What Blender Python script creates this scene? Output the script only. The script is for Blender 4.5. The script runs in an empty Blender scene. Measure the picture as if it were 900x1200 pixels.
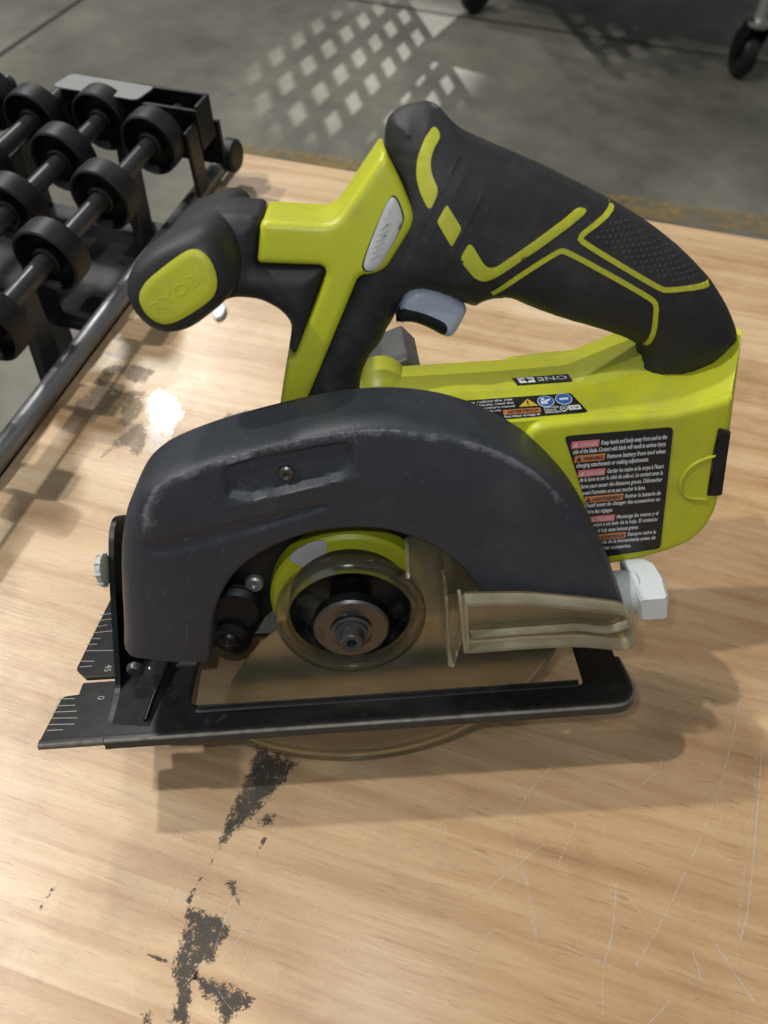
import bpy, bmesh, math, random
import numpy as np
from mathutils import Vector, Matrix
from mathutils.geometry import delaunay_2d_cdt
from mathutils.bvhtree import BVHTree
R = math.radians
random.seed(7)
sc = bpy.context.scene
C = sc.collection

# ------------------------------------------------------------------ camera
cam = bpy.data.objects.new('camera', bpy.data.cameras.new('camera'))
C.objects.link(cam); sc.camera = cam
cam.location = (0, 0, 0.36044)
cam.rotation_euler = (R(35), 0, 0)
cam.data.sensor_fit = 'VERTICAL'; cam.data.sensor_height = 36; cam.data.lens = 26.1
cam.data.clip_start = 0.01; cam.data.clip_end = 60
cam.data.dof.use_dof = True; cam.data.dof.focus_distance = 0.315; cam.data.dof.aperture_fstop = 11.5
# ------------------------------------------------------------------ light
w = bpy.data.worlds.new('World'); sc.world = w; w.use_nodes = True
bg = w.node_tree.nodes['Background']; bg.inputs[0].default_value = (0.93, 0.97, 1.0, 1); bg.inputs[1].default_value = 0.22
def lamp(name, kind, loc, aim, power, size=None, color=(1, 0.97, 0.92), spot=None):
    l = bpy.data.lights.new(name, kind); l.energy = power; l.color = color
    if kind == 'AREA': l.shape = 'DISK'; l.size = size
    else: l.shadow_soft_size = size
    if kind == 'SPOT': l.spot_size = spot; l.spot_blend = 0.6
    o = bpy.data.objects.new(name, l); C.objects.link(o); o.location = loc
    o.rotation_euler = (Vector(aim) - Vector(loc)).to_track_quat('-Z', 'Y').to_euler()
    return o
lamp('high_bay_lamp', 'AREA', (-2.54, .25, 4.0), (0, .25, 0), 105, .13)
lamp('high_bay_lamp', 'AREA', (-2.92, 1.6, 4.0), (0, .25, 0), 120, .14)
lamp('high_bay_lamp', 'AREA', (-1.72, 4.35, 4.0), (0, .3, 0), 115, .5)
lamp('high_bay_lamp', 'AREA', (2.6, -0.6, 4.2), (0, .3, 0), 22, .6)
lamp('phone_flash', 'POINT', (-.013, .010, .371), (0, .2, 0), .95, .003, (.86, .93, 1))
lamp('lattice_spot', 'SPOT', (2.5, 8.0, 4.55), (-.03, 2.76, -.85), 4200, .04, (1, .97, .92), R(6.0))  # added narrow spot, shines through the unseen lattice to make the floor diamonds
sc.view_settings.view_transform = 'Standard'; sc.view_settings.look = 'None'
sc.view_settings.exposure = 0; sc.view_settings.gamma = 1
sc.cycles.max_bounces = 10; sc.cycles.transparent_max_bounces = 24

# ------------------------------------------------------------------ traced sizes: saw frame (mm), x rear, y away, z up from arbor; table marks in mm
P = {
 'ridge': [(-80.6, 1.4), (-75.7, 18.3), (-70.7, 34.8), (-65.5, 53.7), (-61.9, 68.5), (-57.8, 75.5), (-45.5, 79.9), (-34.4, 83.4), (-19, 87.1), (-2.6, 89.8), (9.2, 90.5), (18.4, 90.1), (25.8, 88.3), (37, 86.2), (47, 82.9), (58.7, 77), (68.5, 69.8), (77.7, 58.8), (83.4, 49.8), (90.5, 39.6), (96, 30.2), (101.3, 19.7), (104.8, 10.7), (106.5, 3.3)],
 'sil': [(-99.6, -17.7), (-91, 8.6), (-86.1, 30.6), (-82.7, 43.8), (-79.5, 52.7), (-76.6, 59.1), (-69.9, 69.4), (-64.1, 74.4), (-57.8, 78.2), (-41.2, 84), (-19.2, 88.8), (-0.1, 92.1), (13.1, 92.8), (27.6, 91.8), (43.5, 87.7), (58.7, 79.8), (70.3, 71.2), (79.2, 62.2), (89.2, 49.6), (98.4, 32.7), (105.4, 14.8), (112.9, -4.4), (116.7, -15.5)],
 'arch': [(-56.3, -6.7), (-52.7, 9.4), (-49.5, 20.2), (-40.6, 35.1), (-28.6, 44.5), (-12.6, 50.9), (1.5, 52.3), (14.8, 50.9), (23.9, 47.1), (34, 41.1), (43.5, 31.5), (50.2, 20), (54.2, 8.6)],
 'pocket': [(-36.8, 78.7), (-34.3, 81.2), (-15.6, 84.9), (4.6, 87.3), (7, 85.4), (5.7, 75.9), (-6.8, 72.3), (-36.2, 67.3)],
 'rib': [(-39.2, 63.4), (-36.2, 67), (6.3, 75.4), (9.3, 74.6), (7.6, 71.6), (-7, 70.3)],
 'groove': [(-66.5, 53.4), (-5.7, 63.9), (-1.9, 61.7), (-69.1, 44)],
 'guard_screw': [(-16.1, 76.3), (-17.6, 76.4)],
 'lime_col': [(-21.4, 75), (-20.2, 81.4), (-14.6, 101.5), (-12.1, 102), (2.1, 131.3), (0.9, 133.7), (-20.8, 135.8), (-17.6, 149.3), (5.7, 146.5), (23.1, 167.7), (27.8, 158.8), (31.9, 148.2), (31.5, 144.9), (22, 131.4), (17.7, 129.7), (12.8, 129.7), (-10.3, 82.8), (-14.3, 74.5)],
 'window': [(25.5, 154.9), (27.6, 150.1), (28.1, 145.9), (19.7, 132.5), (16.9, 131.3), (14.7, 131.9), (14.5, 134.7), (22.9, 152.8)],
 'dark': [(9, 64.6), (9.9, 78.6), (10.8, 86), (13, 92), (15.6, 96.7), (20, 101.3), (22.1, 106.3), (24.8, 109.8), (26.5, 114.8), (29.5, 119.6), (33.5, 120.9), (41.5, 118.2), (49.3, 114.3), (53.6, 112.1), (58.9, 115.3), (65.3, 115.7), (74.9, 110.8), (86.9, 105.8), (97.7, 102.1), (107.2, 98.5), (112.4, 96.1), (117.1, 93.1), (118.3, 89.5), (117, 85), (118.6, 80.9), (124.1, 78.4), (134.3, 78.4), (146.8, 83.4), (155.4, 93), (153.7, 97.8), (147.4, 107.8), (140.1, 116.9), (130.2, 126), (120.3, 133.7), (109.5, 140.9), (98, 147.3), (78.5, 157), (65.7, 162.8), (55.4, 167.2), (48.5, 170.5), (45.7, 172.6), (43.2, 175.4), (40, 178.2), (37.3, 179), (29.5, 177.8), (25.3, 175.4), (24.1, 171.3), (23.6, 166.9), (25, 160.4), (26.5, 155.1), (19.6, 143.2), (6.1, 120.4), (-12.8, 88.5), (-17.6, 66.5)],
 'trigger': [(24.7, 109.1), (26.5, 115.4), (28.9, 120.3), (33.5, 122.5), (43, 119.7), (51.2, 113.9), (49.4, 109.5), (46.2, 103.8), (44.3, 102.9), (42.1, 103.4), (36.7, 107), (30.4, 109.7)],
 'trig_dark': [(25.1, 118.2), (26.9, 119), (33.1, 117.3), (39.6, 114.3), (42.6, 112.2), (43, 109.9), (42, 107.8), (39.6, 108.5), (31.5, 113.7), (26.4, 114.2), (24.3, 113.6)],
 'neck': [(-17.2, 150.3), (-21.2, 135), (1.1, 133.6), (1.8, 131.8), (-10.8, 101.9), (-14.2, 103.1), (-11.8, 113.3), (-14.9, 118.3), (-21.6, 122.9), (-30.4, 124.1), (-36.1, 122.4), (-45, 123), (-39.6, 150.4), (-26.8, 151.7)],
 'knob_near': [(-60.5, 136.2), (-57.7, 141.8), (-51.7, 146.6), (-45.4, 149.6), (-38.5, 151.7), (-32, 152.7), (-27.7, 149.5), (-25.5, 142.3), (-26.2, 134), (-29.5, 129.1), (-35.3, 125.1), (-43.1, 120.3), (-51.1, 119.2), (-56.5, 122), (-60.3, 127.6), (-61.1, 132.8)],
 'cap': [(-55.8, 134), (-52.7, 138.4), (-46.5, 142.5), (-38.3, 147.2), (-34.7, 147.4), (-31.6, 144.4), (-30.4, 138.3), (-31.9, 133.4), (-34.8, 131), (-43.3, 126.4), (-48.7, 124.7), (-51.9, 125.6), (-54.9, 128.8)],
 'trim_a': [(39.1, 173.3), (41.1, 170.2), (38.2, 167), (37.1, 163.2), (37.7, 159.5), (39.8, 155.3), (36.7, 149.1), (33.9, 154.4), (32.7, 159.3), (33.3, 164.9), (36, 170.3)],
 'trim_b': [(42.2, 151.1), (47, 143.5), (43.8, 137.7), (39, 145.9)],
 'trim_c': [(49.8, 139.2), (54.5, 131.6), (56.3, 130), (58.7, 130.1), (85.4, 147.4), (89.1, 146.2), (59, 126.6), (55.2, 125.1), (51.6, 126.8), (46.4, 133.5)],
 'line_a': [(58.3, 120.2), (68.8, 127.9), (79.4, 134.3), (81.4, 134.5), (97.2, 125.6), (113.7, 115.9), (116, 113.6), (116.6, 108.9), (117.5, 102.6), (116.7, 96.4)],
 'line_b': [(99.2, 146), (96.2, 144.3), (91.8, 141.9), (86, 138.4), (86.8, 137), (101.1, 128.2), (117, 118.7), (119.3, 118.2), (129.3, 117.9), (137, 117.4)],
 'dimple_area': [(99.1, 144.3), (94.8, 141.8), (89.1, 138.1), (100.9, 130.4), (117.1, 120.2), (128.4, 119.6), (135.2, 119.2), (127.6, 127.6), (114.4, 137.4)],
 'rib1': [(46.2, 165), (39.4, 154), (32.8, 141.5)],
 'rib2': [(53.2, 153.5), (47, 142), (40.7, 129.3)],
 'rib3': [(47.2, 159.5), (45.3, 155.9), (43.5, 152)],
 'rib4': [(55.9, 150), (53.7, 145.4), (51.4, 140.6)],
 'bt': [(9.9, 34, 78), (13.2, 36, 82.3), (18.4, 36, 84.5), (24, 36, 81.9), (30, 36, 78.2), (50.3, 36, 79), (70.7, 36, 79.6), (84.3, 36, 79.6), (94.8, 36, 80.4), (105.9, 36, 84), (117.2, 36, 87.9)],
 'bs': [(29.2, 26, 77.6), (49, 26, 78.1), (68.9, 26, 78.5), (82.1, 26, 78.7), (92.7, 26, 78.7), (102.1, 27, 80.1), (114.4, 30, 85)],
 'bl': [(53.8, 12, 67.9), (72.1, 10, 69.1), (85.3, 10, 72.5), (94.7, 10, 75.1)],
 'box': [(71.6, 69.9), (73.4, 72.3), (76.5, 73.9), (95.1, 75.1), (126.3, 75), (145, 79.6), (147.7, 81.8), (149.9, 64.9), (152.3, 33.3), (151.8, 25.8), (149.4, 18.5), (144.9, 12.6), (138.3, 9.1), (124.5, 4.7), (109.4, 2.7), (88.3, -3.1), (67.8, 34.7)],
 'crest': [(95.4, 9, 74.9), (112.7, 18, 79), (130.4, 24, 83.4), (147.2, 28, 89.3), (157.2, 30, 94), (159.2, 34, 94.3)],
 'label1': [(86.9, 65.1), (88, 66.9), (123.9, 68.7), (125.8, 68.5), (127.1, 67), (131.6, 14.7), (130.3, 11.1), (128.4, 9.9), (107.2, 8.5), (98.9, 33.4), (91.8, 54.9)],
 'latch': [(144.6, 66.8), (148.5, 62.4), (151.4, 37.6), (146.5, 38), (144.3, 63.9)],
 'recess': [(147.6, 57.6), (145.8, 55.5), (141.7, 54.2), (138.6, 52.9), (136.1, 50.4), (134.4, 47), (134, 43.8), (134.6, 40.5), (137.5, 36.2), (146.1, 34.7), (151.4, 35.9)],
 'rust': [(120.4, 83.4)],
 'label2': [(51.3, 23, 75), (68.4, 23, 76.7), (91.4, 23, 77.5), (93.1, 19, 76.7), (95.3, 12, 73.5), (76.2, 12, 71.7), (69.2, 11, 66.6), (54.5, 18, 72.6)],
 'one': [(70, 34, 79.9), (92.9, 34, 81), (92.9, 29, 81), (71, 29, 80)],
 'motor': [(16, 60, 73.6), (31.1, 60, 79.6), (36.5, 45, 73.4), (24.2, 45, 74.2)],
 'lg_left': [(-26.5, -0), (-29.9, 0), (-40.8, -11.6), (-48.4, -22.7), (-55.4, -36.2), (-57.6, -41.4)],
 'lg_edge': [(24, 40.3), (24.3, 24)],
 'plate_screw': [(-39.3, 7.2)],
 'boss': [(-53.1, -16)],
 'boss_top': [(-48.4, -1.6)],
 'hub_c': [(1.1, 7.1)],
 'washer_c': [(1.2, 1)],
 'bolt_c': [(0.7, -0.2)],
 'lever': [(43.5, 22), (57.1, 21.2), (68.4, 20.2), (91.6, 15.3), (105.8, 11.7), (110.1, 5), (111.2, -4.9), (109.9, -8.1), (106.4, -8.8), (99, -7), (89.1, -4.8), (70.1, -3.9), (46.4, -4.3), (44.7, -3.5)],
 'lever_shelf': [(47.1, 2.2), (80.4, 2.3), (90, 2.4), (100, -1.1), (109.1, 2.6)],
 'flange': [(37.8, 21.4), (42.3, 24), (46, 12.9), (42.8, -13.3), (41, -18.4), (38.9, -18.2)],
 'shoe_front': [(-131.2, -30.5), (-128.5, -6.8), (-110.5, -6.6), (-105.1, -5.9), (-120.6, -6.2), (-121.7, -3.7), (-121.2, 0.4), (-106.6, 1.1), (-121.2, 2.9), (-127.1, 9.1), (-123.4, 57.4)],
 'shoe_near': [(-130.9, -31.3), (-97.6, -32), (4, -33.8), (112.9, -32.7)],
 'shoe_inner': [(-71.5, -16.5), (4.5, -19.5), (97.3, -20.8)],
 'shoe_right': [(116.2, -28.1), (112.9, -1.7)],
 'scale_near': [(-129.9, -8.2), (-122.5, -9.5), (-129.9, -12), (-121.4, -13.2), (-129.7, -15.4), (-119.7, -16.6), (-129.5, -18.6), (-118.4, -20.3), (-129.6, -22), (-118.6, -23.5), (-129.5, -25), (-122.6, -26.1)],
 'scale_far': [(-125.8, 10.2), (-120.2, 9.3), (-126.2, 13.7), (-119.9, 12.3), (-125.8, 20.3), (-111, 18.2), (-126.6, 24.6), (-121.5, 23.2), (-126.3, 28.4), (-120.9, 26.9), (-125.9, 32.1), (-115.6, 31.7), (-125.6, 36), (-120.1, 36.1), (-125.4, 40.5), (-117.7, 40.2), (-125.5, 44.6), (-118.5, 44.3)],
 'digits': [(-110.1, 4.1), (-110.3, -9)],
 'bracket_foot': [(-104.5, -23), (-98.9, -26.4), (-87.1, -26.7), (-83.9, 7.2)],
 'bracket': [(-23.9, -36.9), (-10.8, -40.8), (-4.9, -37.5), (0.3, -28.6), (15.5, -9), (25.8, 6.8), (36.7, 17.4), (42.8, 18.4), (50.1, 15.2), (59.4, 8)],
 'bevel_knob': [(-106, 13.3), (-103.9, 19.4), (-99.3, 20.5), (-105.7, -5.3), (-107.1, -3.5)],
 'shoe_screw': [(-94.5, -26.6), (-88.3, -27.2)],
 'depth_knob': [(109.3, 6.3), (115.8, 7.5), (119.9, -10.3), (112.7, -10.6)],
 'paddle': [(109.6, 14.1), (119.3, 14.2), (125, 7.9), (129.6, 0.2), (133.8, -7.2), (135.9, -17.2), (126.5, -19), (122.4, -14.9), (118.6, -2.6)],
 'rib5': [(39.2, 145.9), (37.5, 142.7), (35.8, 139.5)],
 'rib6': [(47.5, 133.4), (45.5, 129.9), (43.7, 125.9)],
}
T = {
 's1': [(-84.9,45.1),(-73.5,42.7),(-64.2,38.6),(-66.5,30.7),(-70.9,23.0),(-76.1,22.2),(-77.6,14.0),(-77.4,1.2),(-87.6,1.2),(-85.4,14.0),(-88.4,21.5),(-86.6,32.3)],
 's1b': [(-79.4,20.7),(-70.3,18.5),(-59.4,15.5),(-51.7,11.1),(-55.8,6.1),(-64.6,1.2),(-69.0,8.2),(-77.6,14.0)],
 's1c': [(-98.2,6.1),(-94.8,8.2),(-92.1,4.7),(-92.7,1.2),(-96.1,1.2)],
 's2': [(-62.3,115.4),(-52.6,111.3),(-39.3,106.4),(-48.2,94.3),(-59.0,81.9),(-68.7,72.7),(-76.3,64.1),(-74.7,73.6),(-70.4,86.6),(-66.0,101.2)],
 's2b': [(-61.8,80.0),(-49.0,84.2),(-50.6,75.4),(-57.6,77.3)],
 's2d': [(-50.7,76.4),(-53.1,70.9),(-57.6,63.8),(-55.6,71.3)],
 's3': [(-71.8,54.3),(-65.8,55.8),(-61.3,52.6),(-64.7,50.9),(-61.1,43.8),(-65.8,47.6)],
 's7': [(-149.1,43.5),(-147.4,47.6),(-144.4,54.3),(-142.7,53.4),(-145.9,46.8),(-147.9,42.7)],
 's8': [(-109.4,38.6),(-100.1,27.6),(-88.9,24.5),(-89.4,22.2),(-99.8,26.0)],
 's9': [(-86.9,45.9),(-76.3,64.1),(-75.3,63.8),(-81.8,51.8),(-83.8,44.3)],
 'u1': [(-194.7,371.2),(-186.1,376.8),(-170.5,376.8),(-155.9,371.8),(-159.4,359.0),(-168.7,357.7),(-180.0,365.8),(-191.3,364.4)],
 'u2': [(-193.9,363.1),(-171.6,357.7),(-177.8,336.9),(-187.6,322.0),(-203.9,328.9),(-205.3,340.7),(-199.2,348.5)],
 'u3': [(-170.8,353.7),(-159.1,352.4),(-157.2,331.9),(-166.4,317.1),(-172.8,322.0),(-173.6,339.5)],
 'u4': [(-157.2,326.9),(-150.9,312.3),(-151.0,298.2),(-154.3,292.4),(-163.5,302.8),(-177.5,293.1),(-171.9,308.7)],
 'u5': [(-108.5,322.0),(-102.3,331.9),(-89.6,334.4),(-81.4,326.9),(-89.8,319.5),(-102.4,317.1)],
 'u6': [(-229.9,322.0),(-221.0,344.6),(-210.3,343.3),(-209.6,333.1),(-215.7,317.1),(-226.4,315.9)],
 'tape': [(-157.5,343.3),(-151.0,355.1),(-137.9,344.6),(-129.3,331.9),(-134.5,312.3),(-133.7,301.7),(-143.2,294.7),(-150.9,297.7)],
 'scrap': [(-127.0,434.1),(-121.5,439.8),(-115.1,434.1),(-116.2,422.9),(-121.9,419.3)],
}
SCRATCHES = [
 [(181.9,146.0),(175.5,128.2),(169.9,117.5),(160.9,99.2),(144.3,72.7),(128.9,51.8),(116.1,35.4),(104.4,22.2)],
 [(182.6,111.3),(172.6,83.8),(162.4,56.9),(155.1,38.6),(149.6,30.7)],
 [(179.0,109.2),(171.3,83.8),(153.2,45.1),(140.7,2.6)],
 [(102.1,53.4),(96.5,32.3),(90.8,23.0),(87.8,5.4)],
 [(104.3,50.1),(110.1,41.8),(115.6,35.1)],
 [(57.9,74.5),(61.4,58.6),(64.0,32.3)],
 [(62.4,58.6),(64.8,38.6),(64.2,30.4)],
 [(80.6,104.2),(69.3,94.3),(59.8,80.0)],
 [(72.8,69.5),(66.0,65.6),(45.7,50.9)],
 [(134.7,109.2),(131.0,101.2),(118.3,93.7)],
 [(101.9,106.2),(100.5,95.3)],
 [(75.4,29.9),(85.4,25.3),(99.6,20.0)],
 [(137.6,34.6),(142.2,24.5),(150.1,9.7)],
 [(112.8,7.5),(103.7,1.2)],
 [(47.3,37.0),(38.4,27.6),(36.4,23.8)],
 [(-34.9,72.7),(-39.9,62.0),(-46.5,50.1),(-54.3,33.8),(-60.5,17.0)],
 [(-89.0,59.4),(-92.2,50.1),(-95.8,41.8)],
 [(-94.2,74.5),(-93.6,64.7)],
 [(-64.2,50.1),(-67.7,40.2),(-70.8,29.1)],
 [(-54.9,40.2),(-61.3,32.3),(-67.6,24.5)],
 [(-97.0,45.9),(-101.3,33.8),(-106.2,22.2)],
 [(29.3,78.2),(22.8,62.0),(16.6,45.1)],
 [(129.1,29.1),(130.6,17.0)],
 [(88.0,78.2),(78.0,62.0)],
 [(100.7,78.2),(99.8,69.5)],
 [(-155.0,291.3),(-153.7,280.1)],
 [(99.5,65.6),(98.0,60.3)],
]

MM = 0.001
TAB = R(-16.49)                                     # the table's own turn

# ------------------------------------------------------------------ materials
def mat(name, col, rough=.5, metal=0, spec=.5):
    m = bpy.data.materials.new(name); m.use_nodes = True
    b = m.node_tree.nodes['Principled BSDF']
    b.inputs['Base Color'].default_value = (*col, 1); b.inputs['Roughness'].default_value = rough
    b.inputs['Metallic'].default_value = metal; b.inputs['Specular IOR Level'].default_value = spec
    return m, m.node_tree.nodes, m.node_tree.links, b
def node(ns, t, **kw):
    n = ns.new(t)
    for k, v in kw.items():
        if k.startswith('_'): setattr(n, k[1:], v)
        else: n.inputs[k.replace('_', ' ')].default_value = v
    return n
def ramp(ns, stops):
    n = ns.new('ShaderNodeValToRGB'); e = n.color_ramp.elements
    while len(e) < len(stops): e.new(.5)
    for i, (p, c) in enumerate(stops):
        e[i].position = p; e[i].color = (*c, 1) if len(c) == 3 else c
    return n
def coords(ns, ls, scale=(1, 1, 1), kind='Object'):
    t = ns.new('ShaderNodeTexCoord'); m = node(ns, 'ShaderNodeMapping'); m.inputs['Scale'].default_value = scale
    ls.new(t.outputs[kind], m.inputs[0]); return m
def noise(ns, ls, co, scale, detail=4, rough=.5):
    n = node(ns, 'ShaderNodeTexNoise', Scale=scale, Detail=detail, Roughness=rough); ls.new(co.outputs[0], n.inputs['Vector']); return n
def mixc(ns, ls, fac, a, b, mode='MIX'):
    n = ns.new('ShaderNodeMix'); n.data_type = 'RGBA'; n.blend_type = mode
    for sock, v in ((n.inputs[0], fac), (n.inputs[6], a), (n.inputs[7], b)):
        if hasattr(v, 'links') or hasattr(v, 'is_linked'): ls.new(v, sock)
        elif isinstance(v, (int, float)): sock.default_value = v
        else: sock.default_value = (*v, 1)
    return n.outputs[2]
def mth(ns, ls, op, a, b=None):
    n = ns.new('ShaderNodeMath'); n.operation = op
    for i, v in enumerate((a, b)):
        if v is None: continue
        if isinstance(v, (int, float)): n.inputs[i].default_value = v
        else: ls.new(v, n.inputs[i])
    return n.outputs[0]
def bump(ns, ls, b, h, strength, dist):
    n = node(ns, 'ShaderNodeBump', Strength=strength, Distance=dist); ls.new(h, n.inputs['Height']); ls.new(n.outputs[0], b.inputs['Normal']); return n

def plastic(name, col, rough, grain=900, gs=.15, dirt=(.4, .36, .28), dirt_amt=.25, rvar=.12, scr=.12, spec=.5):
    return _plastic(name, col, rough, grain, gs, dirt, dirt_amt, rvar, scr, spec)
def _plastic(name, col, rough, grain=900, gs=.15, dirt=(.4, .36, .28), dirt_amt=.25, rvar=.12, scr=.12, spec=.5):
    m, ns, ls, b = mat(name, col, rough, 0, spec)
    co = coords(ns, ls)
    n1 = noise(ns, ls, co, 38, 5, .65); n2 = noise(ns, ls, co, grain, 2)
    f = ramp(ns, [(.50, (0, 0, 0)), (.70, (1, 1, 1))]); ls.new(n1.outputs[0], f.inputs[0])
    c = mixc(ns, ls, mth(ns, ls, 'MULTIPLY', f.outputs[0], dirt_amt), col, dirt)
    # fine scuffs: stretched noise
    co2 = coords(ns, ls, (1, 1, 9)); co2.inputs['Rotation'].default_value = (0, .6, 0)
    n3 = noise(ns, ls, co2, 210, 3, .7)
    g = ramp(ns, [(.66, (0, 0, 0)), (.74, (1, 1, 1))]); ls.new(n3.outputs[0], g.inputs[0])
    c2 = mixc(ns, ls, mth(ns, ls, 'MULTIPLY', g.outputs[0], scr), c, tuple(min(1, x * .5 + .28) for x in col))
    ls.new(c2, b.inputs['Base Color'])
    ls.new(mth(ns, ls, 'ADD', mth(ns, ls, 'MULTIPLY', n1.outputs[0], rvar * 2), rough - rvar), b.inputs['Roughness'])
    bump(ns, ls, b, n2.outputs[0], gs, .0003)
    return m
M = {}
M['lime'] = plastic('lime_plastic', (.445, .465, .018), .42, 700, .05, (.26, .24, .06), .4)
M['lime_trim'] = plastic('lime_trim', (.42, .43, .020), .5, 900, .12, (.2, .2, .06), .3)
M['rubber'] = plastic('black_rubber', (.0135, .0132, .0138), .58, 1600, .35, (.045, .042, .038), .6, .1, .14, .42)
M['rubber_grey'] = plastic('dusty_rubber', (.03, .03, .03), .6, 1600, .3, (.06, .056, .05), .6)
M['black'] = plastic('black_plastic', (.006, .006, .0065), .45, 900, .1, (.03, .028, .026), .3, spec=.35)
M['grey'] = plastic('grey_plastic', (.33, .36, .42), .42, 900, .08, (.3, .29, .26), .3)
M['white'] = plastic('pale_grey_plastic', (.55, .58, .58), .4, 300, .2, (.36, .35, .3), .6)
M['vent'] = plastic('silver_insert', (.44, .44, .42), .45, 500, .1, (.3, .29, .26), .4)
M['darkgrey'] = plastic('dark_grey_plastic', (.07, .07, .068), .5, 800, .1, (.12, .11, .1), .4)
M['wheel'] = plastic('wheel_plastic', (.006, .0062, .007), .48, 900, .1, (.035, .035, .033), .5, spec=.35)

def guard_mat():
    m, ns, ls, b = mat('scuffed_guard_plastic', (.035, .038, .046), .5, 0, .4)
    co = coords(ns, ls)
    at = ns.new('ShaderNodeAttribute'); at.attribute_name = 'wear'
    na = noise(ns, ls, co, 330, 8, .8); nb = noise(ns, ls, co, 45, 4, .6); nc = noise(ns, ls, co, 1100, 2)
    wr = mth(ns, ls, 'MULTIPLY', at.outputs['Fac'], mth(ns, ls, 'ADD', na.outputs[0], mth(ns, ls, 'MULTIPLY', nb.outputs[0], .5)))
    r = ramp(ns, [(.56, (0, 0, 0)), (.74, (1, 1, 1))]); ls.new(wr, r.inputs[0])
    base = mixc(ns, ls, nb.outputs[0], (.0185, .0215, .0285), (.030, .034, .043))
    out = mixc(ns, ls, mth(ns, ls, 'MULTIPLY', r.outputs[0], .46), base, (.26, .26, .28))
    sp = noise(ns, ls, co, 520, 3, .6); g = ramp(ns, [(.70, (0, 0, 0)), (.76, (1, 1, 1))]); ls.new(sp.outputs[0], g.inputs[0])
    out = mixc(ns, ls, mth(ns, ls, 'MULTIPLY', g.outputs[0], .3), out, (.2, .2, .22))
    for rot, th in ((.25, .66), (-.9, .69)):
        c2 = coords(ns, ls, (1, 1, 26)); c2.inputs['Rotation'].default_value = (0, rot, 0); n = noise(ns, ls, c2, 95, 3, .75)
        g2 = ramp(ns, [(th, (0, 0, 0)), (th + .05, (1, 1, 1))]); ls.new(n.outputs[0], g2.inputs[0]); m2 = noise(ns, ls, co, 22, 3, .6)
        g3 = ramp(ns, [(.5, (0, 0, 0)), (.62, (1, 1, 1))]); ls.new(m2.outputs[0], g3.inputs[0])
        out = mixc(ns, ls, mth(ns, ls, 'MULTIPLY', mth(ns, ls, 'MULTIPLY', g2.outputs[0], g3.outputs[0]), .45), out, (.13, .13, .14))
    du = noise(ns, ls, co, 14, 5, .7); g4 = ramp(ns, [(.5, (0, 0, 0)), (.7, (1, 1, 1))]); ls.new(du.outputs[0], g4.inputs[0])
    out = mixc(ns, ls, mth(ns, ls, 'MULTIPLY', g4.outputs[0], .16), out, (.15, .15, .15))
    ls.new(out, b.inputs['Base Color'])
    ls.new(mth(ns, ls, 'ADD', mth(ns, ls, 'MULTIPLY', nb.outputs[0], .22), .36), b.inputs['Roughness'])
    bump(ns, ls, b, mth(ns, ls, 'ADD', nc.outputs[0], mth(ns, ls, 'MULTIPLY', r.outputs[0], 1.2)), .5, .0003)
    return m
M['guard'] = guard_mat()

def smoke(name, tint, diff, lo=.04, hi=.18):
    m = bpy.data.materials.new(name); m.use_nodes = True; ns, ls = m.node_tree.nodes, m.node_tree.links
    ns.remove(ns['Principled BSDF']); out = ns['Material Output']
    tr = node(ns, 'ShaderNodeBsdfTransparent'); tr.inputs[0].default_value = (*tint, 1)
    df = node(ns, 'ShaderNodeBsdfDiffuse'); df.inputs[0].default_value = (*diff, 1)
    gl = node(ns, 'ShaderNodeBsdfGlossy', Roughness=.18)
    co = coords(ns, ls); n = noise(ns, ls, co, 60, 5, .65)
    f = ramp(ns, [(.35, (lo,) * 3), (.8, (hi,) * 3)]); ls.new(n.outputs[0], f.inputs[0])
    a = ns.new('ShaderNodeMixShader'); ls.new(f.outputs[0], a.inputs[0]); ls.new(tr.outputs[0], a.inputs[1]); ls.new(df.outputs[0], a.inputs[2])
    fr = node(ns, 'ShaderNodeFresnel', IOR=1.45); b = ns.new('ShaderNodeMixShader')
    ls.new(mth(ns, ls, 'MULTIPLY', fr.outputs[0], .8), b.inputs[0]); ls.new(a.outputs[0], b.inputs[1]); ls.new(gl.outputs[0], b.inputs[2])
    ls.new(b.outputs[0], out.inputs[0]); return m
M['smoke'] = smoke('smoky_clear_plastic', (.82, .80, .69), (.30, .285, .19), .07, .24)
M['smoke_clear'] = smoke('smoky_hub_plastic', (.86, .85, .78), (.17, .165, .12), .03, .12)
M['smoke_edge'] = smoke('smoky_plastic_rim', (.87, .85, .75), (.70, .67, .48), .10, .30)

def steel(name, col, rough, metal=1, scr=.4, edge=(.3, .29, .27), spec=.5):
    m, ns, ls, b = mat(name, col, rough, metal, spec); co = coords(ns, ls)
    n = noise(ns, ls, co, 180, 6, .7); g = ramp(ns, [(.58, (0, 0, 0)), (.75, (1, 1, 1))]); ls.new(n.outputs[0], g.inputs[0])
    at = ns.new('ShaderNodeAttribute'); at.attribute_name = 'wear'
    f = mth(ns, ls, 'ADD', mth(ns, ls, 'MULTIPLY', g.outputs[0], scr * .3), mth(ns, ls, 'MULTIPLY', at.outputs['Fac'], mth(ns, ls, 'MULTIPLY', n.outputs[0], 1.5)))
    ls.new(mixc(ns, ls, f, col, edge), b.inputs['Base Color'])
    ls.new(mth(ns, ls, 'ADD', mth(ns, ls, 'MULTIPLY', n.outputs[0], .3), rough - .15), b.inputs['Roughness'])
    bump(ns, ls, b, n.outputs[0], .1, .0002)
    return m
M['black_steel'] = steel('black_painted_steel', (.0042, .0042, .0046), .34, 0, .16, (.24, .22, .19), .35)
M['matte_black'] = steel('matte_black_paint', (.0042, .0042, .0046), .62, 0, .1, (.2, .19, .17), .2)
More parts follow.
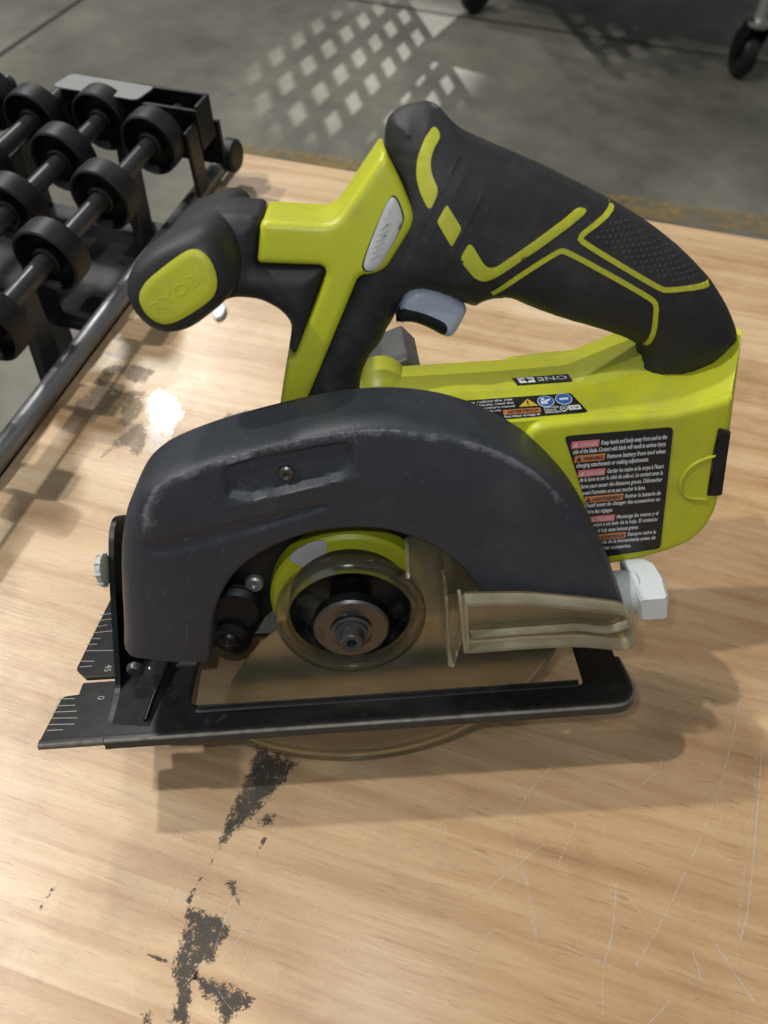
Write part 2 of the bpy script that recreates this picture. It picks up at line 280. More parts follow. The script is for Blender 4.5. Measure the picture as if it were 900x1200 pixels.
M['plate'] = steel('dull_grey_plate', (.16, .165, .165), .5, .3, .4, (.25, .25, .25))
M['steel'] = steel('bare_steel', (.13, .127, .122), .34, 1, .6, (.2, .19, .18))
M['zinc'] = steel('zinc_plated', (.6, .6, .58), .3, 1, .4)
M['galv'] = steel('galvanised', (.40, .41, .41), .45, .8, .4, (.2, .2, .2))
M['axle'] = steel('dark_axle_steel', (.05, .051, .053), .35, .45, .4, (.16, .16, .16))
M['rail'] = steel('worn_rail_steel', (.26, .26, .27), .42, .9, .6, (.08, .08, .08))
def flat(name, col, rough=.45):
    m, ns, ls, b = mat(name, col, rough); co = coords(ns, ls); n = noise(ns, ls, co, 300, 4, .7)
    ls.new(mixc(ns, ls, n.outputs[0], tuple(c * .8 for c in col), tuple(min(1, c * 1.15) for c in col)), b.inputs['Base Color']); return m
M['label'] = flat('label_black', (.010, .010, .011), .35)
M['ink'] = flat('label_print', (.58, .58, .57)); M['red'] = flat('label_pink', (.62, .16, .17)); M['orange'] = flat('label_orange', (.52, .20, .07))
M['yellow'] = flat('label_yellow', (.68, .45, .03)); M['blue'] = flat('label_blue', (.03, .12, .42)); M['inkwhite'] = flat('label_white', (.68, .70, .70))
M['inkdark'] = flat('label_dark', (.015, .012, .010)); M['inkred'] = flat('label_red_print', (.62, .42, .42)); M['rust'] = flat('rust_mark', (.11, .045, .012), .8)
M['scuff'] = flat('scuff_grey', (.11, .11, .125), .7)
M['mark'] = flat('scale_paint', (.24, .24, .235), .7)
M['recess'] = plastic('hub_black', (.006, .006, .006), .4)

def wood():
    m, ns, ls, b = mat('birch_board', (.6, .4, .25), .45, 0, .5)
    t = ns.new('ShaderNodeTexCoord'); oi = ns.new('ShaderNodeObjectInfo')
    va = ns.new('ShaderNodeVectorMath'); va.operation = 'MULTIPLY_ADD'
    cx = ns.new('ShaderNodeCombineXYZ')
    for k, f in enumerate((3.1, 1.7, .9)): ls.new(mth(ns, ls, 'MULTIPLY', oi.outputs['Random'], f), cx.inputs[k])
    va.inputs[1].default_value = (1, 1, 1); ls.new(t.outputs['Object'], va.inputs[0]); ls.new(cx.outputs[0], va.inputs[2])
    def mp(s):
        k = node(ns, 'ShaderNodeMapping'); k.inputs['Scale'].default_value = s; ls.new(va.outputs[0], k.inputs[0]); return k
    big = noise(ns, ls, mp((1.6, 16, 5)), 1.6, 4, .6)
    mid = noise(ns, ls, mp((5, 75, 20)), 1.4, 5, .62)
    fine = noise(ns, ls, mp((14, 260, 60)), 2.2, 4, .65)
    pore = noise(ns, ls, mp((34, 520, 60)), 1.6, 2, .6)
    wv = node(ns, 'ShaderNodeTexWave', Scale=9.0, Distortion=7.0, Detail=3.0, Detail_Scale=1.2); wv.bands_direction = 'Y'; ls.new(mp((.35, 2.2, 1)).outputs[0], wv.inputs['Vector'])
    r1 = ramp(ns, [(.25, (.465, .32, .182)), (.5, (.59, .438, .268)), (.75, (.695, .56, .375))]); ls.new(big.outputs[0], r1.inputs[0])
    r2 = ramp(ns, [(.3, (.82, .75, .69)), (.55, (1, 1, 1))]); ls.new(mid.outputs[0], r2.inputs[0])
    r3 = ramp(ns, [(.3, (.86, .82, .78)), (.5, (1, 1, 1))]); ls.new(fine.outputs[0], r3.inputs[0])
    r4 = ramp(ns, [(.64, (1, 1, 1)), (.72, (.55, .44, .36))]); ls.new(pore.outputs[0], r4.inputs[0])
    r5 = ramp(ns, [(.0, (.88, .82, .77)), (.35, (1, 1, 1))]); ls.new(wv.outputs[0], r5.inputs[0])
    c = mixc(ns, ls, 1.0, r1.outputs[0], r2.outputs[0], 'MULTIPLY'); c = mixc(ns, ls, .8, c, r3.outputs[0], 'MULTIPLY')
    c = mixc(ns, ls, .55, c, r4.outputs[0], 'MULTIPLY'); c = mixc(ns, ls, .6, c, r5.outputs[0], 'MULTIPLY')
    ton = ramp(ns, [(0, (.97, .96, .95)), (1, (1.0, 1.0, 1.0))]); ls.new(oi.outputs['Random'], ton.inputs[0])
    c = mixc(ns, ls, 1.0, c, ton.outputs[0], 'MULTIPLY'); c = mixc(ns, ls, 1.0, c, oi.outputs['Color'], 'MULTIPLY')
    # boards turn browner toward the near right corner, broken up by noise
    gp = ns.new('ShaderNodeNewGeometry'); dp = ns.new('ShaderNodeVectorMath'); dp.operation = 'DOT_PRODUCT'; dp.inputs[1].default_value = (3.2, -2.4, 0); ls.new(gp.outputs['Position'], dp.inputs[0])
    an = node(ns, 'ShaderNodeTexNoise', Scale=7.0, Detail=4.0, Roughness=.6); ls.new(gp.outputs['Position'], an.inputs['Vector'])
    brn = ramp(ns, [(.0, (1, 1, 1)), (.75, (.855, .775, .695))]); ls.new(mth(ns, ls, 'ADD', mth(ns, ls, 'ADD', dp.outputs['Value'], .25), mth(ns, ls, 'MULTIPLY', an.outputs[0], .6)), brn.inputs[0])
    c = mixc(ns, ls, 1.0, c, brn.outputs[0], 'MULTIPLY')
    # grime in world-wide blotches
    gc = ns.new('ShaderNodeNewGeometry')
    gn = noise(ns, ls, gc, 14, 6, .7) if False else node(ns, 'ShaderNodeTexNoise', Scale=13.0, Detail=6.0, Roughness=.72)
    ls.new(gc.outputs['Position'], gn.inputs['Vector'])
    gr = ramp(ns, [(.50, (1, 1, 1)), (.68, (.74, .68, .62))]); ls.new(gn.outputs[0], gr.inputs[0])
    c = mixc(ns, ls, .7, c, gr.outputs[0], 'MULTIPLY')
    fn = node(ns, 'ShaderNodeTexNoise', Scale=620.0, Detail=5.0, Roughness=.75); ls.new(gc.outputs['Position'], fn.inputs['Vector'])
    fr_ = ramp(ns, [(.58, (1, 1, 1)), (.70, (.80, .74, .68))]); ls.new(fn.outputs[0], fr_.inputs[0]); c = mixc(ns, ls, .7, c, fr_.outputs[0], 'MULTIPLY')
    fl_ = ramp(ns, [(.30, (1.13, 1.14, 1.16)), (.42, (1, 1, 1))]); ls.new(fn.outputs[0], fl_.inputs[0]); c = mixc(ns, ls, .7, c, fl_.outputs[0], 'MULTIPLY')
    ls.new(c, b.inputs['Base Color'])
    ls.new(mth(ns, ls, 'ADD', mth(ns, ls, 'MULTIPLY', gn.outputs[0], .3), .20), b.inputs['Roughness'])
    bump(ns, ls, b, mth(ns, ls, 'ADD', fine.outputs[0], mth(ns, ls, 'MULTIPLY', pore.outputs[0], -.6)), .25, .0004)
    return m
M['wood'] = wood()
def ragged(name, col, scale, lo, hi, rough=.6, maxa=1.0, edge=.02, spec=.4):
    """thin residue with a torn outline: 'rim' runs 0 at the outline to 1 inside"""
    m, ns, ls, b = mat(name, col, rough, 0, spec)
    gc = ns.new('ShaderNodeNewGeometry')
    n = node(ns, 'ShaderNodeTexNoise', Scale=scale, Detail=8.0, Roughness=.72); ls.new(gc.outputs['Position'], n.inputs['Vector'])
    n2 = node(ns, 'ShaderNodeTexNoise', Scale=scale * 5, Detail=4.0, Roughness=.7); ls.new(gc.outputs['Position'], n2.inputs['Vector'])
    at = ns.new('ShaderNodeAttribute'); at.attribute_name = 'rim'
    def amp(o, k): return mth(ns, ls, 'MULTIPLY', mth(ns, ls, 'SUBTRACT', o, .5), k)
    s = mth(ns, ls, 'ADD', mth(ns, ls, 'MULTIPLY', at.outputs['Fac'], .40), mth(ns, ls, 'ADD', amp(n.outputs[0], 1.9), amp(n2.outputs[0], 1.3)))
    r = ramp(ns, [(lo, (0, 0, 0)), (hi, (maxa,) * 3)]); ls.new(s, r.inputs[0])
    ls.new(r.outputs[0], b.inputs['Alpha'])
    ls.new(mixc(ns, ls, n2.outputs[0], tuple(c * .4 for c in col), tuple(min(1, c * 1.9) for c in col)), b.inputs['Base Color'])
    return m
M['stain'] = ragged('black_residue', (.042, .033, .024), 230, .08, .34, .6, .92)
M['stain_brown'] = ragged('brown_residue', (.24, .185, .125), 150, .14, .34, .5, .72)
M['shadow_orange'] = ragged('orange_shadow_tint', (.36, .19, .10), 90, .05, .5, .5, .5)  # tint for the painted wheel shadows
M['scratch'] = ragged('scratch_pale', (.86, .77, .63), 420, .02, .6, .6, .42)
M['deep_scratch'] = ragged('deep_scratch', (.88, .80, .68), 300, -.02, .7, .6, .45)
M['gloss'] = ragged('clear_tape', (.74, .70, .62), 160, .02, .34, .16, .34, spec=.9)
def floor_mat():
    m, ns, ls, b = mat('worn_concrete', (.1, .1, .09), .5); co = coords(ns, ls)
    n = noise(ns, ls, co, 1.5, 6, .65); n2 = noise(ns, ls, co, 9, 5, .7); n3 = noise(ns, ls, co, 3.2, 4, .6)
    r = ramp(ns, [(.3, (.100, .096, .076)), (.55, (.150, .145, .119)), (.75, (.205, .198, .167))]); ls.new(n.outputs[0], r.inputs[0])
    r2 = ramp(ns, [(.62, (1, 1, 1)), (.72, (.45, .44, .42))]); ls.new(n2.outputs[0], r2.inputs[0])
    r3 = ramp(ns, [(.3, (.55, .55, .54)), (.7, (1.18, 1.18, 1.15))]); ls.new(n3.outputs[0], r3.inputs[0])
    c = mixc(ns, ls, .55, r.outputs[0], r2.outputs[0], 'MULTIPLY'); c = mixc(ns, ls, 1.0, c, r3.outputs[0], 'MULTIPLY')
    ls.new(c, b.inputs['Base Color']); ls.new(mth(ns, ls, 'ADD', mth(ns, ls, 'MULTIPLY', n2.outputs[0], .4), .3), b.inputs['Roughness'])
    bump(ns, ls, b, n2.outputs[0], .2, .004); return m
M['concrete'] = floor_mat()
M['joint'] = flat('floor_joint', (.03, .03, .028), .8); M['tape_yellow'] = ragged('worn_yellow_paint', (.30, .20, .05), 9, .1, .7, .6, .6)
M['scrap'] = flat('bluish_white_scrap', (.55, .60, .68), .3)

# ------------------------------------------------------------------ mesh helpers (mm in, m out)
def tag(o, label=None, cat=None, group=None, kind=None):
    for k, v in (('label', label), ('category', cat), ('group', group), ('kind', kind)):
        if v: o[k] = v
    return o
def mk(name, vs, fs, m, parent=None, smooth=False, attr=None, recalc=True, angle=None, bevel=0, segs=2):
    me = bpy.data.meshes.new(name)
    me.from_pydata([(v[0] * MM, v[1] * MM, v[2] * MM) for v in vs], [], [tuple(f) for f in fs])
    bm = bmesh.new(); bm.from_mesh(me)
    if recalc: bmesh.ops.recalc_face_normals(bm, faces=bm.faces)
    for f in bm.faces: f.smooth = smooth
    bm.to_mesh(me); bm.free()
    if attr:
        for k, vals in attr.items():
            a = me.attributes.new(k, 'FLOAT', 'POINT'); a.data.foreach_set('value', np.asarray(vals, dtype=np.float32))
    if smooth and angle: me.set_sharp_from_angle(angle=R(angle))
    me.materials.append(M[m]); o = bpy.data.objects.new(name, me); C.objects.link(o)
    if parent: o.parent = parent
    if bevel:
        b = o.modifiers.new('bevel', 'BEVEL'); b.width = bevel * MM; b.segments = segs; b.limit_method = 'ANGLE'; b.angle_limit = R(35)
        for p in me.polygons: p.use_smooth = True
        me.set_sharp_from_angle(angle=R(50)); b.harden_normals = False
    return o
def chaikin(p, n=2, closed=True):
    p = [tuple(q) for q in p]
    for _ in range(n):
        o = []
        L = len(p)
        rng = range(L) if closed else range(L - 1)
        if not closed: o.append(p[0])
        for i in rng:
            a, b = p[i], p[(i + 1) % L]
            o.append(tuple(.75 * u + .25 * v for u, v in zip(a, b))); o.append(tuple(.25 * u + .75 * v for u, v in zip(a, b)))
        if not closed: o.append(p[-1])
        p = o
    return p
def resample(p, step, closed=True):
    q = list(p) + ([p[0]] if closed else [])
    q = np.array(q, float); d = np.r_[0, np.cumsum(np.sqrt((np.diff(q, axis=0) ** 2).sum(1)))]
    n = max(3, int(round(d[-1] / step))); s = np.linspace(0, d[-1], n + 1)
    r = np.c_[[np.interp(s, d, q[:, k]) for k in range(q.shape[1])]].T
    return [tuple(x) for x in (r[:-1] if closed else r)]
def fillet(p, rad, n=4):
    """round every corner of a closed polygon by a set radius"""
    o = []
    L = len(p); rads = rad if isinstance(rad, (list, tuple)) else [rad] * L
    for i in range(L):
        a, b, c = (np.array(p[(i + k) % L], float) for k in (-1, 0, 1))
        u, v = a - b, c - b; lu, lv = np.linalg.norm(u), np.linalg.norm(v)
        r = min(rads[i], lu * .45, lv * .45)
        if r < .05: o.append(tuple(b)); continue
        s, e = b + u / lu * r, b + v / lv * r
        for k in range(n + 1):
            t = k / n; o.append(tuple((1 - t) ** 2 * s + 2 * t * (1 - t) * b + t * t * e))
    return o
def sdf(pts, loops):
    """distance to the loops and inside flag (even-odd)"""
    pts = np.asarray(pts, float); D = np.full(len(pts), 1e9); ins = np.zeros(len(pts), bool)
    for lp in loops:
        a = np.asarray(lp, float); b = np.roll(a, -1, 0)
        for (x1, y1), (x2, y2) in zip(a, b):
            dx, dy = x2 - x1, y2 - y1; L2 = dx * dx + dy * dy + 1e-12
            u = np.clip(((pts[:, 0] - x1) * dx + (pts[:, 1] - y1) * dy) / L2, 0, 1)
            D = np.minimum(D, np.hypot(pts[:, 0] - x1 - u * dx, pts[:, 1] - y1 - u * dy))
            if y1 != y2:
                ins ^= ((y1 > pts[:, 1]) != (y2 > pts[:, 1])) & (pts[:, 0] < dx * (pts[:, 1] - y1) / (y2 - y1) + x1)
    return D, ins
def fill(loops, extra=()):
    """triangulate the area between loops, with extra interior points -> pts, tris, boundary loops (indices)"""
    pts, edges, k = [], [], 0
    for lp in loops:
        n = len(lp); pts += [Vector(p[:2]) for p in lp]; edges += [(k + i, k + (i + 1) % n) for i in range(n)]; k += n
    pts += [Vector(p) for p in extra]
    v, e, f, vo, eo, fo = delaunay_2d_cdt(pts, edges, [], 0, 1e-5)
    V = np.array([(p.x, p.y) for p in v]); F = np.array([t for t in f])
    cen = V[F].mean(1); _, ins = sdf(cen, loops); F = F[ins]
    m = {}
    for i, orig in enumerate(vo):
        for q in orig: m[q] = i
    bl, k = [], 0
    for lp in loops: bl.append([m[k + i] for i in range(len(lp))]); k += len(lp)
    return V, F, bl
def gridpts(loops, step, margin):
    a = np.concatenate([np.asarray(l, float)[:, :2] for l in loops]); lo, hi = a.min(0), a.max(0)
    xs = np.arange(lo[0], hi[0], step); ys = np.arange(lo[1], hi[1], step * .866)
    g = np.array([(x + (step / 2 if j % 2 else 0), y) for j, y in enumerate(ys) for x in xs])
    D, ins = sdf(g, loops); return g[ins & (D > margin)]
def pillow(name, outline, yc, hf, hb, r, m, parent=None, step=1.6, grid=3.0, soft=0, holes=(), angle=None, wall=False, relax=0, inflate=0):
    """rounded solid: outline in the saw plane, thickness falling off over distance r from the outline"""
    ol = resample(outline, step); loops = [ol] + [resample(h, step) for h in holes]
    ex = []
    for lp in loops:
        a = np.array(lp); t = np.roll(a, -1, 0) - np.roll(a, 1, 0); nrm = np.c_[-t[:, 1], t[:, 0]]; nrm /= np.linalg.norm(nrm, axis=1)[:, None] + 1e-9
        for ang in (14, 28, 42, 56, 72, 90):
            d = r * (1 - math.cos(R(ang)))
            for s in (1, -1):
                q = a + nrm * d * s; D, ins = sdf(q, loops); ok = ins & (D > d * .93) & (D < d * 1.05); ex.append(q[ok])
    ex.append(gridpts(loops, grid, r * .98)); ex = np.concatenate(ex)
    V, F, bl = fill(loops, ex)
    D, _ = sdf(V, loops); bd = set(i for l in bl for i in l)
    D[list(bd)] = 0
    h = np.sqrt(np.clip(1 - (1 - np.clip(D / r, 0, 1)) ** 2, 0, 1))
    if inflate:                                     # membrane inflation: round cross-section everywhere, capped at the half thickness
        a = np.array(ol); lo, hi = a.min(0) - 2, a.max(0) + 2; gx = np.arange(lo[0], hi[0], 1.0); gz = np.arange(lo[1], hi[1], 1.0)
        G = np.array([(x, z) for z in gz for x in gx]); gd, gi = sdf(G, loops); sh = (len(gz), len(gx)); msk = gi.reshape(sh); u = np.zeros(sh)
        for _ in range(2600):
            n4 = np.zeros(sh); n4[1:-1, 1:-1] = u[2:, 1:-1] + u[:-2, 1:-1] + u[1:-1, 2:] + u[1:-1, :-2]; u = np.where(msk, (n4 + 1) / 4, 0)
        q = np.where(msk, u / np.maximum(gd.reshape(sh), .6), 0); wt = msk.astype(float)
        for _ in range(12):
            def bl5(f): return (f + np.roll(f, 1, 0) + np.roll(f, -1, 0) + np.roll(f, 1, 1) + np.roll(f, -1, 1)) / 5
            q2, w2 = bl5(q * wt), bl5(wt); q = np.where(w2 > 0, q2 / np.maximum(w2, 1e-6), 0); wt = (w2 > 0).astype(float)
        fx, fz = (V[:, 0] - lo[0]), (V[:, 1] - lo[1]); ix, iz = np.clip(fx.astype(int), 0, sh[1] - 2), np.clip(fz.astype(int), 0, sh[0] - 2); fx, fz = fx - ix, fz - iz
        qv = q[iz, ix] * (1 - fx) * (1 - fz) + q[iz, ix + 1] * fx * (1 - fz) + q[iz + 1, ix] * (1 - fx) * fz + q[iz + 1, ix + 1] * fx * fz
        rr = np.sqrt(np.maximum(2 * qv * D, 0)) * inflate; h = np.where(rr > 1e-6, (np.maximum(rr, 1e-6) ** -5 + float(hf) ** -5) ** -.2, 0) / hf
    if soft:
        nb = [set() for _ in V]
        for t in F:
            for i in range(3): nb[t[i]] |= {t[(i + 1) % 3], t[(i + 2) % 3]}
        for _ in range(soft):
            h2 = h.copy()
            for i in range(len(V)):
                if i not in bd and D[i] > r * .35 and nb[i]: h2[i] = .5 * h[i] + .5 * np.mean([h[j] for j in nb[i]])
            h = h2
    if wall:
        n = len(V); vs = [(x, yc - hf + r * (1 - k), z) for (x, z), k in zip(V, h)] + [(x, yc + hb - r * (1 - k), z) for (x, z), k in zip(V, h)]
        fs = [tuple(t) for t in F] + [tuple(i + n for i in t[::-1]) for t in F]
        for l in bl: fs += [(l[i], l[(i + 1) % len(l)], l[(i + 1) % len(l)] + n, l[i] + n) for i in range(len(l))]
        return mk(name, vs, fs, m, parent, True, angle=angle)
    vs = [(x, yc - hf * k, z) for (x, z), k in zip(V, h)]; idx = {}
    for i, ((x, z), k) in enumerate(zip(V, h)):
        if i in bd: idx[i] = i
        else: idx[i] = len(vs); vs.append((x, yc + hb * k, z))
    fs = [tuple(t) for t in F] + [tuple(idx[i] for i in t[::-1]) for t in F]
    if relax:                                       # Taubin smoothing keeps the size and evens out the skin
        A = np.array(vs); E = np.array([(f[i], f[(i + 1) % 3]) for f in fs for i in range(3)]); E = np.r_[E, E[:, ::-1]]
        cnt = np.bincount(E[:, 0], minlength=len(A))[:, None].clip(1)
        for it in range(relax * 2):
            S = np.zeros_like(A); np.add.at(S, E[:, 0], A[E[:, 1]]); A = A + (S / cnt - A) * (.5 if it % 2 == 0 else -.515)
        vs = [tuple(p) for p in A]
    return mk(name, vs, fs, m, parent, True, angle=angle)
def slab(name, loops, y0, y1, m, parent=None, ax='xz', bevel=0, smooth=False, segs=2):
    """flat plate of even thickness with real holes"""
    V, F, bl = fill(loops)
    n = len(V); put = {'xz': lambda p, h: (p[0], h, p[1]), 'xy': lambda p, h: (p[0], p[1], h), 'yz': lambda p, h: (h, p[0], p[1])}[ax]
    vs = [put(p, y0) for p in V] + [put(p, y1) for p in V]
    fs = [tuple(t) for t in F] + [tuple(i + n for i in t[::-1]) for t in F]
    for l in bl: fs += [(l[i], l[(i + 1) % len(l)], l[(i + 1) % len(l)] + n, l[i] + n) for i in range(len(l))]
    o = mk(name, vs, fs, m, parent, False)
    bm = bmesh.new(); bm.from_mesh(o.data)
    bmesh.ops.dissolve_limit(bm, angle_limit=R(1), verts=bm.verts, edges=bm.edges); bm.to_mesh(o.data); bm.free()
    if bevel:
        b = o.modifiers.new('bevel', 'BEVEL'); b.width = bevel * MM; b.segments = segs; b.limit_method = 'ANGLE'; b.angle_limit = R(50); b.use_clamp_overlap = True
    return o
def lathe(name, prof, m, parent=None, n=48, origin=(0, 0, 0), axis='y', angle=35, close=False):
    """prof: (radius, along-axis) pairs"""
    vs, fs = [], []
    for r, h in prof:
        for k in range(n):
            a = 2 * math.pi * k / n; c, s = r * math.cos(a), r * math.sin(a)
            p = {'y': (c, h, s), 'x': (h, c, s), 'z': (c, s, h)}[axis]; vs.append(tuple(p[i] + origin[i] for i in range(3)))
    L = len(prof)
    for i in range(L if close else L - 1):
        j = (i + 1) % L
        for k in range(n): fs.append((i * n + k, i * n + (k + 1) % n, j * n + (k + 1) % n, j * n + k))
    if not close: fs += [tuple(range(n)), tuple(range((L - 1) * n, L * n))]
    return mk(name, vs, fs, m, parent, True, angle=angle)
def tube(name, pts, rad, m, parent=None, n=14, up=(0, 1, 0), sq=None):
    vs, fs = [], []
    P3 = [Vector(p) for p in pts]; rads = rad if isinstance(rad, (list, tuple)) else [rad] * len(P3)
    for i, p in enumerate(P3):
        t = (P3[min(i + 1, len(P3) - 1)] - P3[max(i - 1, 0)]).normalized(); u = t.cross(Vector(up)).normalized(); v = t.cross(u)
        for k in range(n):
            a = 2 * math.pi * k / n; q = p + (u * math.cos(a) + v * math.sin(a)) * rads[i]; vs.append(tuple(q))
    for i in range(len(P3) - 1):
        for k in range(n): fs.append((i * n + k, i * n + (k + 1) % n, (i + 1) * n + (k + 1) % n, (i + 1) * n + k))
    fs += [tuple(range(n)), tuple(range((len(P3) - 1) * n, len(P3) * n))]
    return mk(name, vs, fs, m, parent, True, angle=40)
def box(name, lo, hi, m, parent=None, bevel=0):
    x0, y0, z0 = lo; x1, y1, z1 = hi
    vs = [(x, y, z) for x in (x0, x1) for y in (y0, y1) for z in (z0, z1)]
    return mk(name, vs, [(0, 1, 3, 2), (4, 6, 7, 5), (0, 4, 5, 1), (2, 3, 7, 6), (0, 2, 6, 4), (1, 5, 7, 3)], m, parent, bevel=bevel)
def bvh(*objs):
    vs, fs = [], []
    for o in objs:
        k = len(vs); vs += [v.co / MM for v in o.data.vertices]; fs += [tuple(i + k for i in p.vertices) for p in o.data.polygons]
    return BVHTree.FromPolygons(vs, fs)
def hit(tree, x, z, y0=-120):
    h = tree.ray_cast(Vector((x, y0, z)), Vector((0, 1, 0)))
    if h[0] is None: n = tree.find_nearest(Vector((x, 20, z))); return n[0].y
    return h[0].y
def drape(name, outline, tree, off, m, parent=None, step=1.0, skirt=1.6, crown=0.0):
    """a moulded inlay laid on a curved surface, its edge let into it"""
    ol = resample(outline, step); V, F, bl = fill([ol], gridpts([ol], step * 1.3, step * .5))
    D, _ = sdf(V, [ol]); D[bl[0]] = 0
    ys = [hit(tree, x, z) for x, z in V]
    vs = [(x, y - off - crown * min(1, d / 1.2), z) for (x, z), y, d in zip(V, ys, D)]
    fs = [tuple(t) for t in F]; l = bl[0]; n = len(vs)
    vs += [(vs[i][0], vs[i][1] + skirt + off, vs[i][2]) for i in l]
    fs += [(l[i], l[(i + 1) % len(l)], n + (i + 1) % len(l), n + i) for i in range(len(l))]
    return mk(name, vs, fs, m, parent, True, angle=50)
def ribbon(p, w0, w1=None):
    """closed outline of a stroke along polyline p (2-D)"""
    w1 = w0 if w1 is None else w1
    a = np.array(p, float); t = np.gradient(a, axis=0); n = np.c_[-t[:, 1], t[:, 0]]; n /= np.linalg.norm(n, axis=1)[:, None]
    w = np.linspace(w0, w1, len(a))[:, None] / 2
    return [tuple(q) for q in np.r_[a + n * w, (a - n * w)[::-1]]]
def circ(cx, cz, r, n=32, a0=0, a1=360):
    full = abs(a1 - a0 - 360) < 1e-6
    return [(cx + r * math.cos(R(a0 + (a1 - a0) * k / (n if full else n - 1))), cz + r * math.sin(R(a0 + (a1 - a0) * k / (n if full else n - 1)))) for k in range(n)]
def text(name, body, size, M4, m, parent, bold=0.0, width=None, sx=1.0):
    cu = bpy.data.curves.new(name, 'FONT'); cu.body = body; cu.size = size * MM; cu.extrude = .02 * MM; cu.offset = bold * MM; cu.resolution_u = 2
    o = bpy.data.objects.new(name, cu); C.objects.link(o); bpy.context.view_layer.update()
    dims = o.dimensions.x
    me = bpy.data.meshes.new_from_object(o); bpy.data.objects.remove(o); bpy.data.curves.remove(cu)
    s = sx if width is None else width * MM / max(dims, 1e-6)
    me.transform(M4 @ Matrix.Diagonal((s, 1, 1, 1))); me.materials.clear(); me.materials.append(M[m])
    o = bpy.data.objects.new(name, me); C.objects.link(o); o.parent = parent; return o
def frame(o, ex, ey):
    """4x4 taking text space to the plane spanned by ex, ey (saw mm)"""
    ex, ey = Vector(ex).normalized(), Vector(ey).normalized(); ez = ex.cross(ey)
    m = Matrix((ex, ey, ez)).transposed().to_4x4(); m.translation = Vector(o) * MM; return m
def empty(name, loc=(0, 0, 0), rot=None):
    o = bpy.data.objects.new(name, None); C.objects.link(o); o.empty_display_size = .02; o.location = loc
    if rot is not None: o.rotation_euler = rot
    return o
def interp(tbl, x): 
    a = np.array(tbl, float); return float(np.interp(x, a[:, 0], a[:, 1]))

# ================================================================== the setting
FZ = -850
fl = mk('floor', [(-9000, -4000, FZ), (9000, -4000, FZ), (9000, 16000, FZ), (-9000, 16000, FZ)], [(0, 1, 2, 3)], 'concrete'); fl['kind'] = 'structure'
def strip(name, p, width, z, m, parent, rimv=None):
    o = ribbon(p, width); n = len(p)
    vs = [(x, y, z) for x, y in o]; fs = [(i, i + 1, 2 * n - 2 - i, 2 * n - 1 - i) for i in range(n - 1)]
    return mk(name, vs, fs, m, parent, attr={'rim': [rimv if rimv is not None else .7] * len(vs)})
strip('floor_joint', [(-2100, 826), (-1342, 2796), (-600, 4720)], 14, FZ + 4, 'joint', fl)
strip('floor_joint', [(-3000, 4300), (300, 3100), (3000, 2150)], 10, FZ + 4, 'joint', fl)
strip('yellow_line', [(-3600, 2990), (-386, 2150), (1050, 1795), (3000, 1290)], 95, FZ + 4, 'tape_yellow', fl, .9)

# ------------------------------------------------------------------ table
tb = tag(empty('work_table', (0, 0, 0), (0, 0, TAB)), 'scratched light wood table top carrying the circular saw', 'table')
cT, sT = math.cos(-TAB), math.sin(-TAB)
def loc(p): return (p[0] * cT - p[1] * sT, p[0] * sT + p[1] * cT)
N0, N1, T0, T1 = -304, 380, -160, 582
t = T1; row = 0
while t > T0:
    wd = random.uniform(46, 60); n = N0 - (0 if row % 2 else 0); first = True
    while n < N1:
        ln = N1 - N0
        e = min(n + ln, N1)
        if N1 - e < 90: e = N1
        zt = random.uniform(-.04, .04); hx, hy = (e - n) / 2, wd / 2
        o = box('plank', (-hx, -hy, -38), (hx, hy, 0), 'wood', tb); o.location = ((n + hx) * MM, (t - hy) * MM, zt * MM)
        br = min(1, max(0, (n + hx + 10) / 160)) * min(1, max(0, (420 - t) / 200)); q = random.uniform(0, .03); o.color = (1 - .10 * br - q * .6, 1 - .20 * br - q, 1 - .30 * br - q * 1.3, 1)
        n = e
    t -= wd; row += 1
def blot(name, key, m, z, rim=2.6, grow=1.0):
    ol = resample([loc(p) for p in T[key]], 1.2); V, F, bl = fill([ol], gridpts([ol], 1.6, .6)); D, _ = sdf(V, [ol]); D[bl[0]] = 0
    return mk(name, [(x, y, z) for x, y in V], [tuple(f) for f in F], m, tb, attr={'rim': np.clip(D / rim, 0, 1)})
for k in ('s1', 's1b', 's1c', 's2', 's2b', 's2d', 's3', 's7', 's8', 's9'): blot('stain', k, 'stain', .22, .7 if k in ('s9', 's2d', 's7', 's8') else 3.4)
for k in ('u1', 'u2', 'u3', 'u4', 'u5'): blot('stain', k, 'stain_brown', .22)
blot('wheel_shadow', 'u6', 'shadow_orange', .20, 5)  # conveyor wheel shadows painted on the wood as an orange patch
blot('tape_residue', 'tape', 'gloss', .34, 4)
for i, s in enumerate(SCRATCHES):
    p = resample(chaikin([loc(q) for q in s], 2, False), 2.0, False)
    p = [(x + random.gauss(0, .08), y + random.gauss(0, .08)) for x, y in p]
    strip('scratch', p, random.uniform(.4, .8) if i > 3 else random.uniform(.7, 1.0), .30, 'scratch' if i > 3 and i != 15 else 'deep_scratch', tb, random.uniform(.35, .8))
vs, fs, rm = [], [], []
for i in range(620):
    c = (random.uniform(-200, 200), random.uniform(-60, 520)); a = random.gauss(1.2, .7); L = random.uniform(3, 22)
    q = [(c[0] + math.cos(a + j * .06) * L * j / 3, c[1] + math.sin(a + j * .06) * L * j / 3) for j in range(4)]
    r_ = ribbon(q, random.uniform(.15, .4)); k = len(vs); vs += [(x, y, .27) for x, y in r_]; fs += [(k + j, k + j + 1, k + 6 - j, k + 7 - j) for j in range(3)]; rm += [random.uniform(.1, .6)] * 8
o = mk('fine_scratches', vs, fs, 'scratch', tb, attr={'rim': rm}); o['kind'] = 'stuff'
